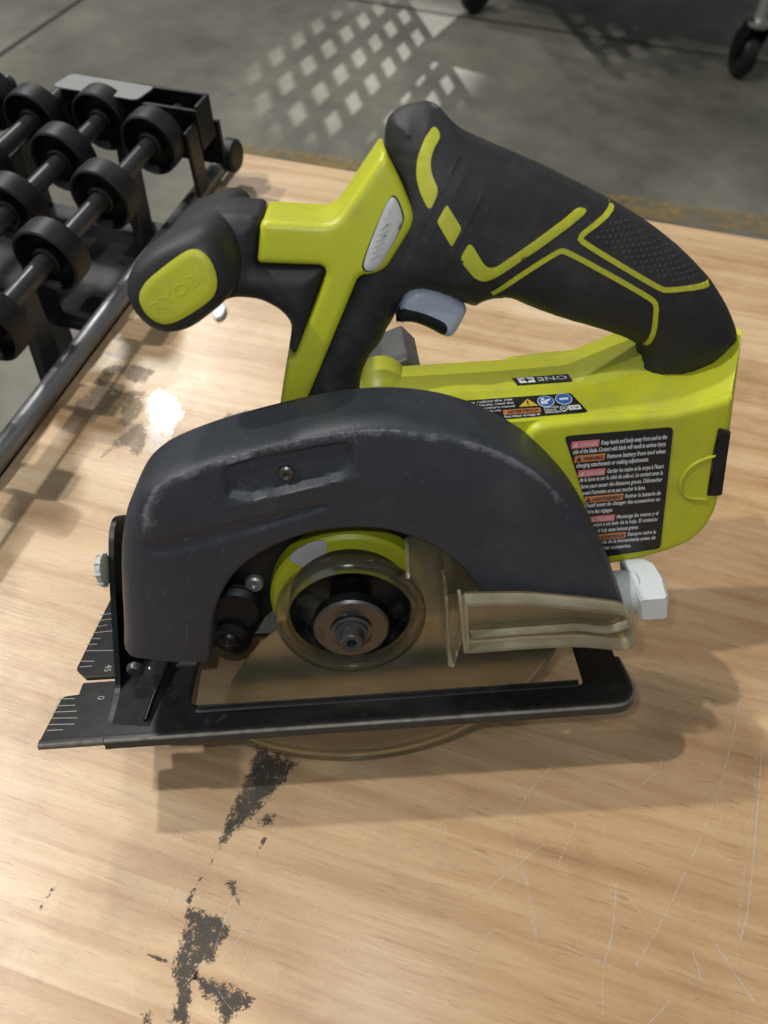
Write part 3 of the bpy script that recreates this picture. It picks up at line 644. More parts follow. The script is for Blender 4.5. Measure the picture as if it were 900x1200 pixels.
sp = chaikin(T['scrap'], 1); o = slab('scrap', [sp], 0.3, 3.2, 'scrap', None, 'xy', .5)
tag(o, 'small bluish white scrap on the table below the front grip', 'scrap')

# ------------------------------------------------------------------ wheel conveyor beside the table (frame turned with the table)
cv = tag(empty('wheel_conveyor', (0, 0, 0), (0, 0, TAB)), 'black wheel conveyor with axles and a side rail left of the table', 'conveyor')
def wheel_mesh():
    prof = [(6.3, -7), (7.6, -8), (9, -7), (9.5, 0), (18.2, 1), (19.5, -8), (20.8, -9), (22.0, -8.0), (22.4, 0), (22.0, 8.0), (20.6, 9), (18, 8), (9, 4), (7, 6), (5.5, 6)]
    return lathe('wheel', prof, 'wheel', None, 40, axis='y', angle=30)
w0 = wheel_mesh(); first = True
AX = [(-319, (473, 400, 330, 262, 192)), (-371, (493, 434, 368, 300, 230)), (-421, (478, 405, 336, 268)), (-472, (493, 434, 366, 300)), (-522, (470, 400, 330)), (-573, (493, 434, 366))]
for n_, ts in AX:
    tube('axle', [(n_, 120, 66), (n_, 330, 66), (n_, 521, 66)], 6.2, 'axle', cv, 16, up=(0, 0, 1))
    for t_ in ts:
        o = w0 if first else w0.copy()
        if not first: C.objects.link(o)
        first = False; o.parent = cv; o.location = (n_ * MM, t_ * MM, 66 * MM); o.rotation_euler = (0, random.uniform(0, 6), 0)
# side frame at the far end: a channel with a pale plate, and hangers under the axles
box('side_frame', (-620, 522, 24), (-290, 526, 60), 'black_steel', cv, .8)
box('frame_flange', (-620, 526.2, 24), (-290, 548, 27), 'black_steel', cv, .8)
for lo, hi in (((-406, 496, 50), (-292, 499, 80)), ((-406, 517, 50), (-292, 520, 82)), ((-295, 499, 50), (-292, 517, 82)), ((-406, 499, 50), (-403, 517, 80)), ((-403, 499, 50), (-295, 517, 52))):
    box('end_tray_wall', lo, hi, 'black_steel', cv, .6)
slab('pale_plate', [fillet([(-410, 494), (-338, 493), (-334, 515), (-406, 516)], 5)], 82.3, 83.6, 'plate', cv, 'xy', .4)
box('end_bracket', (-297, 478, 20), (-293, 496, 72), 'black_steel', cv, 1.5)
lathe('end_wheel', [(4, -6), (11, -6), (13, -4), (13, 4), (11, 6), (4, 6)], 'wheel', cv, 32, (-292, 538, 24), 'x')
tube('side_rail', [(-310, -150, 6), (-310, 200, 6), (-310, 560, 6)], 7, 'rail', cv, 20, up=(0, 0, 1))
box('rail_web', (-322, -150, -40), (-317.5, 560, 2), 'axle', cv, 1)
for k, t_ in enumerate((520, 445, 372, 300, 225)):
    for n_ in (-345, -396, -447, -498):
        vs = [(n_ - 5, t_ - 16, -120), (n_ + 3, t_ - 16, -120), (n_ + 3, t_ + 16, -120), (n_ - 5, t_ + 16, -120), (n_ + 20 - 4, t_ - 7, 56), (n_ + 24, t_ - 7, 56), (n_ + 24, t_ + 7, 56), (n_ + 16, t_ + 7, 56)]
        if (k + n_ // 51) % 2 == 0: mk('hanger', vs, [(0, 1, 2, 3), (4, 7, 6, 5), (0, 4, 5, 1), (1, 5, 6, 2), (2, 6, 7, 3), (3, 7, 4, 0)], 'axle', cv, bevel=1)
box('lower_pan', (-620, 372, -44), (-332, 516, -38), 'black', cv, 1)
box('cross_bar', (-620, 236, -150), (-318, 262, -118), 'axle', cv, 2); box('cross_bar', (-620, 500, -150), (-318, 526, -118), 'axle', cv, 2)

# ------------------------------------------------------------------ rolling cart at the top of the picture: casters in view, unseen lattice added to cast the floor diamonds
ct = tag(empty('rolling_cart', (1.19, 2.62, FZ * MM), (0, 0, R(-29))), 'rolling cart behind the table of which only casters show', 'cart')
def caster(x, y, rz):
    c = empty('caster', (x * MM, y * MM, 0), (0, 0, rz)); c.parent = ct; c.scale = (1.2, 1.2, 1.2)
    lathe('wheel', [(10, -20), (44, -20), (55, -19), (60, -13), (61.5, 0), (60, 13), (55, 19), (44, 20), (10, 20)], 'wheel', c, 36, (0, 30, 61.5), 'x')
    for s in (-1, 1): slab('fork', [[(44, 46), (16, 46), (-22, 122), (-26, 140), (30, 140), (46, 80)]], s * 26 - 2, s * 26 + 2, 'black_steel', c, 'yz', .5)
    lathe('swivel', [(5, 138), (30, 138), (33, 142), (33, 152), (26, 156), (5, 156)], 'zinc', c, 28, (0, 0, 0), 'z')
    tube('post', [(0, 0, 150), (0, 0, 300), (0, 0, 900)], 19, 'galv', c, 16)
for x, y, rz in ((0, 0, .5), (-1010, 20, -.3), (0, 700, .2), (-1010, 700, .9)): caster(x, y, rz)
box('deck', (-1060, -40, 300), (50, 740, 322), 'galv', ct, 2)
def cartloc(x, y, z): c, s_ = math.cos(R(29)), math.sin(R(29)); x, y = x - 1190, y - 2620; return (x * c - y * s_, x * s_ + y * c, z - FZ)
pc, pd = np.array((320., 3270.)), np.array((.25, -.968)); pn = np.array((.968, .25))  # lattice plane: angle and bar spacing chosen for the diamonds it casts
def panel_bar(u0, u1, z0, z1, k):
    v = []
    for d in (k, k + 3):
        for u, z in ((u0, z0), (u1, z0), (u1, z1), (u0, z1)): q = pc + pd * u + pn * d; v.append(cartloc(q[0], q[1], z))
    mk('lattice_bar', v, [(0, 1, 2, 3), (7, 6, 5, 4), (0, 4, 5, 1), (1, 5, 6, 2), (2, 6, 7, 3), (3, 7, 4, 0)], 'galv', ct)
for k in range(12): panel_bar(-1170 + k * 165, -1170 + k * 165 + 74, -500, 560, 0)
for k in range(11): panel_bar(-1170, 760, -500 + k * 105, -500 + k * 105 + 46, 3.5)

# ================================================================== the circular saw
saw = tag(empty('circular_saw'), 'lime and black cordless circular saw with dark grey blade guard on the table', 'circular saw')
saw.matrix_world = Matrix(((0.9977390920, -0.0497556809, -0.0451782746, -.0144), (0.0620868043, 0.9397418855, 0.3361999664, .147254), (0.0257280587, -0.3382448239, 0.9407063868, .085107), (0, 0, 0, 1)))

# ---- upper guard
def upper_guard():
    n = 300
    ridge = [(-82.5, -5)] + P['ridge'] + [(107.5, -6)]
    sil = [(-93.2, -5), (-91, 4), (-88.8, 15)] + P['sil'][2:20] + [(105.6, 14.8), (110, 3.5), (112, -6)]
    arch = [(-57, -9.5)] + P['arch'] + [(55.8, -6)]
    def cur(p, sm): return np.array(resample(chaikin(p, sm, False), 1e9 if False else sum(math.dist(p[i], p[i + 1]) for i in range(len(p) - 1)) / n, False))[:n]
    def cur(p, sm):
        p = chaikin(p, sm, False); q = np.array(p); d = np.r_[0, np.cumsum(np.sqrt((np.diff(q, axis=0) ** 2).sum(1)))]; s = np.linspace(0, d[-1], n)
        return np.c_[np.interp(s, d, q[:, 0]), np.interp(s, d, q[:, 1])]
    rd, sl, ar = cur(ridge, 2), cur(sil, 2), cur(arch, 2)
    # match stations by direction from the arbor so that columns stay radial
    def bydir(c, th):
        a = np.unwrap(np.arctan2(c[:, 1], c[:, 0])); a = np.where(a < -2, a + 2 * np.pi, a)
        o = np.argsort(a); return np.c_[np.interp(th, a[o], c[o, 0]), np.interp(th, a[o], c[o, 1])]
    sd = np.sqrt(((sl - rd) ** 2).sum(1))
    rows = []; U = 34
    arch_in = ar; out_dir = rd - ar; out_dir /= np.linalg.norm(out_dir, axis=1)[:, None]
    rows.append((ar, np.full(n, 8.5), 0)); rows.append((ar, np.full(n, -17.6), .5)); rows.append((ar + out_dir * .25, np.full(n, -18.9), .7)); rows.append((ar + out_dir * .9, np.full(n, -19.7), .4))
    pk, rb, gr = [chaikin(P[k], 1) for k in ('pocket', 'rib', 'groove')]
    for u in range(U + 1):
        f = u / U; q = (ar + out_dir * 1.6) * (1 - f) + (rd - out_dir * 1.2) * f
        y = np.full(n, -20.0)
        y += -1.6 * np.sin(f * np.pi) * .5                       # slight crown
        for poly, dep, wdt in ((pk, 2.2, 1.6), (gr, 1.1, 1.2)):
            D, ins = sdf(q, [poly]); sgn = np.where(ins, D, -D); y += dep * np.clip(.5 + sgn / wdt, 0, 1)
        D, ins = sdf(q, [rb]); y -= .45 * np.clip(.5 + np.where(ins, D, -D) / 1.4, 0, 1)
        e = np.abs((rd - q)); dr = np.sqrt((e ** 2).sum(1))
        top = np.clip((rd[:, 1] - 20) / 40, .15, 1)
        wear = .12 + .95 * np.exp(-(dr / 1.9) ** 2) * top
        rows.append((q, y, wear))
    dep = np.clip(sd * 1.05 + 3, 5, 24)
    for a_ in (18, 36, 54, 72, 90):
        s_, c_ = math.sin(R(a_)), math.cos(R(a_)); q = rd + (sl - rd) * s_
        rows.append((q, -20 + dep * (1 - c_), (.95 * math.exp(-(a_ / 42) ** 2) + .12) * np.clip((rd[:, 1] - 10) / 50, .2, 1)))
    rows.append((sl, np.maximum(-20 + dep + 1, 4.0), .15)); rows.append((sl, np.full(n, 9.0), .15)); rows.append((sl * .985, np.full(n, 10.0), .1))
    vs, fs, wr = [], [], []
    for q, y, wv in rows:
        vs += [(a[0], b, a[1]) for a, b in zip(q, y)]; wr += list(np.broadcast_to(wv, (n,)))
    K = len(rows)
    for i in range(K):
        j = (i + 1) % K
        fs += [(i * n + k, i * n + k + 1, j * n + k + 1, j * n + k) for k in range(n - 1)]
    fs += [tuple(i * n for i in range(K)), tuple(i * n + n - 1 for i in range(K))]
    return mk('upper_guard', vs, fs, 'guard', saw, True, attr={'wear': wr}, angle=40)
ug = upper_guard(); ugt = bvh(ug)
sx, sz = P['guard_screw'][0]
lathe('screw', [(.6, -.2), (1.0, -.9), (2.2, -1.4), (2.9, -.9), (3.0, .4)], 'steel', ug, 24, (sx, hit(ugt, sx, sz), sz))
lathe('screw_recess', [(3.0, .15), (3.1, -.25), (4.4, -.25), (4.6, .2)], 'guard', ug, 28, (sx, hit(ugt, sx, sz), sz), close=True)

sv, sf = [], []
for i in range(60):
    a = R(random.uniform(5, 178)); r_ = random.uniform(58, 88); x, z = r_ * math.cos(a), r_ * math.sin(a); L = random.choice((1.5, 2, 3, 4, 7, 12)); d = random.gauss(.9, .6)
    q = [(x + math.cos(d + j * .05) * L * j / 4, z + math.sin(d + j * .05) * L * j / 4) for j in range(5)]
    if max(math.hypot(*c) for c in q) > 92: continue
    o_ = ribbon(q, random.uniform(.10, .26), .05); k = len(sv); sv += [(u, hit(ugt, u, v) - .06, v) for u, v in o_]; sf += [(k + j, k + j + 1, k + 8 - j, k + 9 - j) for j in range(4)]
o = mk('guard_scuffs', sv, sf, 'scuff', ug); o['kind'] = 'stuff'

# ---- what shows inside the guard
bp = [(-57, -8), (-60, 20), (-48, 45), (-25, 58), (0, 62), (30, 58), (52, 40), (60, 10), (58, -6), (36, -8), (24, -6), (-24, -4), (-36, -10), (-44, -24), (-50, -27), (-58, -25), (-62, -16)]
slab('back_plate', [chaikin(bp, 1)], 8, 10.5, 'black', saw)
mh = lathe('motor_housing', [(24.9, 9), (24.9, 0), (31.5, 0), (33, 1.4), (33.2, 8), (34, 30), (36, 60), (36, 105), (30, 112), (2, 112)], 'lime', saw, 72, (0.3, 0, 1), angle=30)
slab('dust_patch', [chaikin([(-20, 28.5), (-12, 33.0), (-6, 32.6), (-8, 24), (-15, 19), (-23, 24)], 1)], -.35, -.1, 'vent', mh)
lathe('hub_recess', [(24.3, -10), (24.3, 5.5), (8, 5.5), (8, 6.5), (24.7, 6.5), (24.7, -10)], 'recess', saw, 64, (0.6, 0, 3), close=True)
for a in (35, 128): lathe('hub_bolt', [(.2, -.6), (2.4, -.6), (2.8, 1)], 'black_steel', mh, 18, (.6 + 17 * math.cos(R(a)), 3.6, 3 + 17 * math.sin(R(a))))
ar_ = lathe('blade_washer', [(5, -17.4), (14.2, -17.4), (15.2, -16.6), (15.4, -12.2), (14.6, -11.6), (9, -11.4), (9, 3), (2, 3)], 'steel', saw, 64, (0.6, 0, .4), angle=30)
text('stamped_marks', 'NUT', 3.2, frame((-10.4, -17.45, -3.5), (.05, 0, 1), (-1, 0, .05)), 'axle', ar_, .05); text('stamped_marks', 'SIDE', 3.2, frame((-5.8, -17.45, 7.4), (1, 0, .2), (-.2, 0, 1)), 'axle', ar_, .05)
ab = lathe('arbor_bolt', [(1.8, -20), (2.1, -24.6), (4.0, -25), (4.7, -24.4), (5.0, -21), (5.2, -20.2), (6.6, -19.8), (6.8, -17.4)], 'axle', saw, 6 * 6, (0.6, 0, -.1), angle=28)
lathe('bolt_collar', [(6.6, -17.2), (8.2, -17.6), (8.4, -18.6), (7.2, -19.2), (6.0, -19.0)], 'steel', ab, 40, (0.6, 0, -.1))
sx, sz = P['plate_screw'][0]
lathe('plate_screw', [(.8, 6.4), (1.4, 5.6), (3.1, 5.4), (3.9, 6.2), (4.2, 8.2)], 'galv', saw, 24, (sx, 0, sz))
bx_, bz_ = P['boss'][0]
bs_ = lathe('stop_boss', [(2, -3), (7.4, -3), (9.4, -1.8), (10, 2), (10.4, 8.2)], 'black_steel', saw, 40, (bx_ + .5, 0, bz_))
lathe('boss_screw', [(.8, -4.0), (1.6, -4.6), (4.2, -4.4), (5.2, -3.4), (5.3, -2.6)], 'black_steel', bs_, 32, (bx_ + .3, 0, bz_))
for a in (0, 90): slab('cross_slot', [[(-2.6, -.55), (2.6, -.55), (2.6, .55), (-2.6, .55)]] if a == 0 else [[(-.55, -2.6), (.55, -2.6), (.55, 2.6), (-.55, 2.6)]], -4.75, -4.5, 'steel', bs_).location = ((bx_ + .3) * MM, (0 if a == 0 else -.05) * MM, bz_ * MM)
lathe('spring_coil', [(5, 1), (9.5, 0), (10.6, 1), (9.6, 2), (10.6, 3.2), (9.6, 4.4), (10.4, 6), (9.5, 8)], 'black', saw, 40, (bx_ + 5, 0, bz_ + 14))

# ---- lower guard
RG = 89
gl = [(24, 40.3), (33, 47)] + [(RG * math.cos(R(a)) * k, RG * math.sin(R(a)) * k) for a, k in ((52, .8), (44, .97))] + circ(0, 0, RG, 90, 38, -133) + [(-60, -55), (-57.6, -41.4), (-52, -29), (-46, -19.5), (-39, -10.5), (-33, -4.5), (-27, -1)] + circ(.6, 3, 26, 40, 190, 402)[::1] + [(23.5, 24)]
lgp = slab('lower_guard', [resample(gl, 1.2)], -13, -11, 'smoke', saw, bevel=.35)
def arc_wall(name, r0, r1, y0, y1, a0, a1, m, parent, n=90, cx=0, cz=0):
    vs, fs = [], []
    for k in range(n + 1):
        a = R(a0 + (a1 - a0) * k / n); c, s = math.cos(a), math.sin(a)
        vs += [(cx + r0 * c, y0, cz + r0 * s), (cx + r1 * c, y0, cz + r1 * s), (cx + r1 * c, y1, cz + r1 * s), (cx + r0 * c, y1, cz + r0 * s)]
    for k in range(n):
        for q in range(4): fs.append((k * 4 + q, k * 4 + (q + 1) % 4, k * 4 + 4 + (q + 1) % 4, k * 4 + 4 + q))
    fs += [(0, 1, 2, 3), tuple(n * 4 + q for q in range(4))]
    return mk(name, vs, fs, m, parent, True, angle=30)
arc_wall('rim_wall', RG - 2, RG, -10.9, 3.5, 38, -133, 'smoke', lgp)
lathe('hub_ring', [(24.8, -14.5), (25.4, -15.8), (27.2, -16), (27.8, -14.8), (29.8, -14.4), (30.2, -13.2), (30.2, -10), (24.8, -10)], 'smoke_clear', lgp, 80, (.6, 0, 3), close=True, angle=25)
slab('edge_rib', [[(23.2, 24), (24.6, 24), (24.6, 41), (23.2, 41)]], -16, -13.05, 'smoke_edge', lgp)
# lever tray
def inset(p, d):
    a = np.array(p); t = np.roll(a, -1, 0) - np.roll(a, 1, 0); nr = np.c_[-t[:, 1], t[:, 0]]; nr /= np.linalg.norm(nr, axis=1)[:, None]
    q = a + nr * d; _, i1 = sdf(q[:1], [p]); return [tuple(x) for x in (q if sdf(q, [p])[1].mean() > .5 else a - nr * d)]
lo_ = resample(fillet(P['lever'], [1.5, 9, 9, 9, 6, 4, 3, 3, 3, 6, 9, 9, 1.5, 1.5], 5), 1.0); li_ = inset(lo_, 1.5)
slab('lever_rim', [lo_, li_], -30, -24.5, 'smoke_edge', lgp, bevel=.4)
slab('lever_back', [inset(lo_, .3)], -24.4, -23, 'smoke', lgp)
sh = resample(chaikin(P['lever_shelf'], 2, False), 2, False)
slab('lever_shelf', [ribbon(sh, 1.3)], -28, -24.6, 'smoke_edge', lgp, bevel=.3)
slab('lever_flange', [fillet([(36.8, 25), (38.6, 25), (38.8, 12), (44, 12), (44, -5), (41.4, -19), (38.6, -19), (37.2, 0)], 1)], -23, -13.05, 'smoke', lgp, bevel=.3)
slab('flange_rib', [fillet([(41.6, 24), (43.0, 24), (45.6, -4), (44.0, -4)], .4)], -30.2, -24, 'smoke_edge', lgp, bevel=.3)
slab('flange_rib', [fillet([(37.2, 20), (38.4, 20), (39.8, -16), (38.6, -16)], .4)], -25, -20, 'smoke_edge', lgp, bevel=.3)

# ---- shoe
YF = 132
so = [(-131, -31), (-128.5, -6.8), (-121.6, -6.2), (-121.6, .4), (-106.6, .4), (-106.2, 3.2), (-121.2, 3.4), (-127.1, 9.1), (-123, 60), (-122, YF), (113, YF), (115, -5), (116.5, -20), (115.5, -28), (111, -31)]
so = fillet(so, [.8, 2, .5, 1.2, .4, .4, .6, 1, 1, 4, 6, 1, 5, 4, 3], 4)
sh_in = fillet([(-71.5, -16.6), (97.5, -20.6), (99, 24), (-72, 24)], 4, 5)
shoe = slab('shoe', [so, sh_in], -40.2, -38, 'black_steel', saw, 'xy', .5)
def extr(name, prof, x0, x1, m, parent, wear=None, n=60):
    vs, fs, wr = [], [], []; K = len(prof)
    for i in range(n + 1):
        x = x0 + (x1 - x0) * i / n; vs += [(x, p[0], p[1]) for p in prof]; wr += (wear or [0] * K)
    for i in range(n):
        for k in range(K): fs.append((i * K + k, i * K + (k + 1) % K, i * K + K + (k + 1) % K, i * K + K + k))
    fs += [tuple(range(K)), tuple(n * K + k for k in range(K))]
    return mk(name, vs, fs, m, parent, True, attr={'wear': wr}, angle=35)
def sweep(name, path, prof, m, parent, wear):
    pa = np.array(path, float); t = np.gradient(pa, axis=0); nn = np.c_[t[:, 1], -t[:, 0]]; nn /= np.linalg.norm(nn, axis=1)[:, None]
    vs, fs, wr = [], [], []; K = len(prof)
    for p, q in zip(pa, nn): vs += [(p[0] + q[0] * d, p[1] + q[1] * d, z) for d, z in prof]; wr += wear
    for i in range(len(pa) - 1): fs += [(i * K + k, i * K + (k + 1) % K, i * K + K + (k + 1) % K, i * K + K + k) for k in range(K)]
    fs += [tuple(range(K)), tuple(range(len(vs) - K, len(vs)))]
    return mk(name, vs, fs, m, parent, True, attr={'wear': wr}, angle=35)
lp = resample([(-104, -30), (0, -30), (100, -30)], 2, False) + resample(chaikin([(101, -30), (108, -30), (112.5, -28.6), (115, -25), (115.3, -20), (114.2, -6)], 3, False), 1.2, False)
sweep('folded_lip', lp, [(-.4, -37.9), (1.6, -37.8), (2.5, -38.0), (2.9, -38.4), (3.1, -39.0), (3.2, -42.4), (2.8, -42.9), (2.0, -42.7), (1.8, -40.6), (-.4, -39.9)], 'black_steel', shoe, [0, .05, .6, .8, .15, .12, .3, 0, 0, 0])
extr('folded_lip', [(-29.6, -37.9), (-31.6, -37.8), (-32.4, -38.0), (-32.8, -38.5), (-32.9, -40.2), (-32.2, -40.9), (-31.2, -40.4), (-29.6, -39.9)], -131, -104.3, 'black_steel', shoe, [0, .1, .7, .8, .3, .3, 0, 0], 20)
extr('inner_bead', [(-17.4, -37.95), (-17.8, -37.4), (-18.8, -37.2), (-20.4, -37.4), (-21.2, -37.95)], -68, 95, 'black_steel', shoe, [.2, .3, .05, 0, 0])
def mark(p, q, wd=.5):
    a, b = np.array(p), np.array(q); d = (b - a) / np.linalg.norm(b - a); nn = np.array((-d[1], d[0])) * wd / 2
    v = [(*(a + nn), -37.9), (*(b + nn), -37.9), (*(b - nn), -37.9), (*(a - nn), -37.9)]
    v += [(x, y, -38.1) for x, y, _ in v]
    mk('scale_mark', v, [(0, 1, 2, 3), (0, 4, 5, 1), (1, 5, 6, 2), (2, 6, 7, 3), (3, 7, 4, 0)], 'mark', shoe)
for s in (P['scale_near'], P['scale_far']):
    for i in range(0, len(s), 2):
        (ax_, ay_), (bx2, by2) = s[i], s[i + 1]; mark((ax_, ay_), (bx2, by2 + .9), .42)
text('scale_digits', '45', 4.4, frame((-113.8, 10.2, -37.85), (0, -1, 0), (1, 0, 0)), 'mark', shoe, .03); text('scale_digits', '0', 4.4, frame((-112.5, -8.2, -37.85), (0, -1, 0), (1, 0, 0)), 'mark', shoe, .03)
bk = slab('bevel_bracket', [fillet([(-25, -38.2), (-15, -37.5), (-7, -36), (-1, -29), (14, -8.6), (25.5, 7), (36, 17.2), (43.5, 19.4), (51, 16.5), (66, 5), (74, -38.2)], [1, 2, 3, 6, 6, 6, 6, 6, 6, 4, 1], 5), [(38, 4), (46, 8), (48, 4), (30, -22), (26, -20)]], -105, -102.6, 'black_steel', saw, 'yz', .6)
vs = [(-102.5, -24, -37.9), (-86.5, -26.5, -37.9), (-80, 16, -37.9), (-80, 30, -12), (-100, 30, -12), (-102.5, 10, -34.5), (-102.5, -12, -36.4), (-88, -12, -36.4), (-84, 8, -34)]
mk('pivot_plate', vs, [(0, 1, 7, 6), (6, 7, 8, 5), (5, 8, 3, 4), (1, 2, 8, 7), (2, 3, 8)], 'matte_black', saw, True, angle=25)
extr_r = tube('pivot_rib', [(-88.5, -24, -37.2), (-87.2, -12, -36), (-83.5, 6, -33.2)], 1.0, 'black_steel', shoe, 10, up=(0, 0, 1))
lathe('pivot_screw', [(.5, -6.8), (2.6, -6.6), (3.6, -5.4), (3.8, -4)], 'axle', saw, 24, (-94.5, 0, -26.6)); lathe('pivot_ball', [(.2, -5.4), (.9, -5.0), (1.1, -4.3), (.8, -3.5)], 'zinc', saw, 14, (-88.3, 0, -27.2))
lathe('pivot_stem', [(7, -96), (7, -80)], 'black', saw, 24, (0, 18, -2), 'x')
kb = lathe('bevel_knob', [(2, -108.6), (5.8, -108.6), (7, -107.8), (7.2, -106), (6, -105.3), (2, -105.2)], 'vent', saw, 36, (0, 24, 6.5), 'x', angle=30)
for k in range(9):
    a = 2 * math.pi * k / 9; c_, s_ = math.cos(a), math.sin(a)
    tube('knob_rib', [(-108.4, 24 + 6.9 * c_, 6.5 + 6.9 * s_), (-107, 24 + 7.2 * c_, 6.5 + 7.2 * s_), (-105.6, 24 + 7 * c_, 6.5 + 7 * s_)], .7, 'vent', kb, 8, up=(0, -s_, c_))

# ---- lime front column with grille insert
col = pillow('front_column', fillet(P['lime_col'], [1, 1, 1, 1, 2, 1, 1, 2, 5, 1, 8, 4, 3, 3, 4, 4, 1, 1], 4), 32, 15, 15, 2.4, 'lime', saw, 1.4, 3.0, angle=40, wall=True)
colt = bvh(col)
wf = chaikin(P['window'], 2)
wn = drape('grille_surround', [(x * 1.09 - 22 * .09, z * 1.045 - 143.5 * .045) for x, z in wf], colt, .12, 'black', saw, .8)
drape('grille_insert', wf, colt, .75, 'vent', wn, .7, crown=.35)
for k in range(6):
    f = .16 + k * .11; x0, z0 = 15.6 + (22.6 - 15.6) * f, 133 + (150 - 133) * f
    o_ = [(x0, z0), (x0 + .55, z0 - .2), (x0 + 3.6, z0 + 1.7), (x0 + 3.1, z0 + 2.1)]
    drape('grille_slat', o_, colt, 1.35, 'vent', wn, .5, .8)

# ---- black main handle
han = pillow('main_handle', fillet(P['dark'], 1.4, 3), 32, 17, 17, 17, 'rubber', saw, 1.3, 2.2, relax=4, inflate=.92)
hat = bvh(han)
trg = pillow('trigger', chaikin(P['trigger'], 1), 32, 9, 9, 3.2, 'grey', saw, 1.0, 2.2, wall=True); trt = bvh(trg)
drape('trigger_shadow', chaikin([(x + .4, z - 3.4) for x, z in P['trig_dark']], 1), trt, .25, 'black', trg, .8)  # black inlay paints in the shadowed gap under the trigger
for k in ('trim_a', 'trim_b', 'trim_c'):
    drape('grip_trim', fillet(P[k], .8 if k == 'trim_b' else 2.0, 4), hat, .35, 'lime_trim', han, .8, crown=.12)
for k in ('line_a', 'line_b'):
    drape('grip_line', ribbon(resample(chaikin(P[k], 2, False), 1.2, False), 1.7), hat, .3, 'lime_trim', han, .7)
for k in ('rib1', 'rib2', 'rib3', 'rib4', 'rib5', 'rib6'):
    drape('grip_rib', ribbon(resample(P[k], 1.2, False), 1.5, .5), hat, .35, 'rubber', han, .7, crown=.3)
da = P['dimple_area']; D_ = gridpts([chaikin(da, 1)], 2.1, 1.0)
vs, fs = [], []
for x, z in D_:
    y = hit(hat, x, z); k = len(vs); r_ = .72
    vs += [(x + r_ * math.cos(a), y + .05, z + r_ * math.sin(a)) for a in (0, 1.257, 2.513, 3.77, 5.027)] + [(x, y - .4, z)]
    fs += [(k + i, k + (i + 1) % 5, k + 5) for i in range(5)]
o = mk('grip_dimples', vs, fs, 'rubber_grey', han, True); o['kind'] = 'stuff'
pillow('top_notch', chaikin([(35.5, 176.9), (39, 178.7), (42.4, 176.4), (40, 175.4)], 1), 31, 3, 3, 1.2, 'darkgrey', han, .8, 1.2)

# ---- front grip
nk = pillow('grip_neck', fillet(P['neck'], [1, .6, 2, 1, 1, 1, 4, 8, 8, 8, 8, 8, 3, 3], 4), 32, 15.8, 15.8, 6, 'rubber', saw, 1.4, 2.4, wall=True)
def knob():
    base = np.array(resample(chaikin(P['knob_near'], 2), 1.6)); c = base.mean(0); n = len(base)
    vs, fs = [], []
    rings = [(-3.5, .40), (-3.3, .66), (-2.4, .80), (-.6, .90), (2.2, .965), (6, .995), (12, 1.0), (20, .97), (30, .92), (40, .90), (50, .93), (58, .95), (63, .90), (66, .78), (67.5, .55)]
    for y, s in rings: vs += [(c[0] + (x - c[0]) * s + (y - 4) * .06, y, c[1] + (z - c[1]) * s) for x, z in base]
    for i in range(len(rings) - 1):
        for k in range(n): fs.append((i * n + k, i * n + (k + 1) % n, (i + 1) * n + (k + 1) % n, (i + 1) * n + k))
    fs += [tuple(range(n)), tuple(range((len(rings) - 1) * n, len(rings) * n))]
    return mk('front_grip', vs, fs, 'rubber', saw, True)
kn = knob(); knt = bvh(kn)
cp = drape('grip_badge', chaikin(P['cap'], 2), knt, .55, 'lime_trim', kn, .9, crown=.5)
drape('grip_badge_rim', [(-44 + (x + 44) * 1.05, 136 + (z - 136) * 1.06) for x, z in chaikin(P['cap'], 2)], knt, .1, 'black', kn, 1.0)
cpt = bvh(cp)
def raised(word, size, ox, oz, ang, width):
    cu = bpy.data.curves.new('embossed_mark', 'FONT'); cu.body = word; cu.size = size * MM; cu.extrude = .12 * MM; cu.bevel_depth = .05 * MM; cu.resolution_u = 3
    o = bpy.data.objects.new('tmp', cu); C.objects.link(o); bpy.context.view_layer.update(); s = width * MM / o.dimensions.x
    me = bpy.data.meshes.new_from_object(o); bpy.data.objects.remove(o)
    me.transform(frame((ox, 0, oz), (math.cos(ang), 0, math.sin(ang)), (-math.sin(ang), 0, math.cos(ang))) @ Matrix.Diagonal((s, 1, 1, 1)))
    for v in me.vertices: v.co.y += hit(cpt, v.co.x / MM, v.co.z / MM) * MM
    me.materials.clear(); me.materials.append(M['lime_trim']); o = bpy.data.objects.new('embossed_mark', me); C.objects.link(o); o.parent = kn
raised('RYOBI', 5.0, -51.0, 128.6, R(31), 19)

# ---- lime base housing
def base_bar():
    xs = list(range(8, 137, 4)); vs, fs = [], []
    def prof(x):
        r = min(9.5, max(0, x - 94) * .37); r2 = min(6, max(0, x - 94) * .22); s = (x - 85) * .02
        dip = 0
        return [(11, 20), (11, 74.2 + s), (11.6, 75.0 + s), (24, 77.7 + s + r2), (25.6, 78.4 + s * .7 + r2), (27, 79.6 + s * .5 + r * .8), (29, 80.2 + s * .4 + r), (37, 80.2 + s * .3 + r), (60, 77 + r), (66, 70), (66, 10), (40, 6)]
    K = len(prof(0))
    for x in xs: vs += [(x, y, z) for y, z in prof(x)]
    for i in range(len(xs) - 1):
        for k in range(K): fs.append((i * K + k, i * K + (k + 1) % K, i * K + K + (k + 1) % K, i * K + K + k))
    fs += [tuple(range(K)), tuple((len(xs) - 1) * K + k for k in range(K))]
    return mk('base_bar', vs, fs, 'lime', saw, True, angle=22, bevel=0)
bar = base_bar()
lathe('bar_boss', [(2, 33), (6, 33), (10, 34.5), (11.6, 38), (11.8, 60), (4, 60)], 'lime', bar, 40, (19, 0, 70.6), 'y', angle=30)
cb = [(12.5, 73.6), (31, 79.8), (37, 73.2), (37, 60), (13, 60)]
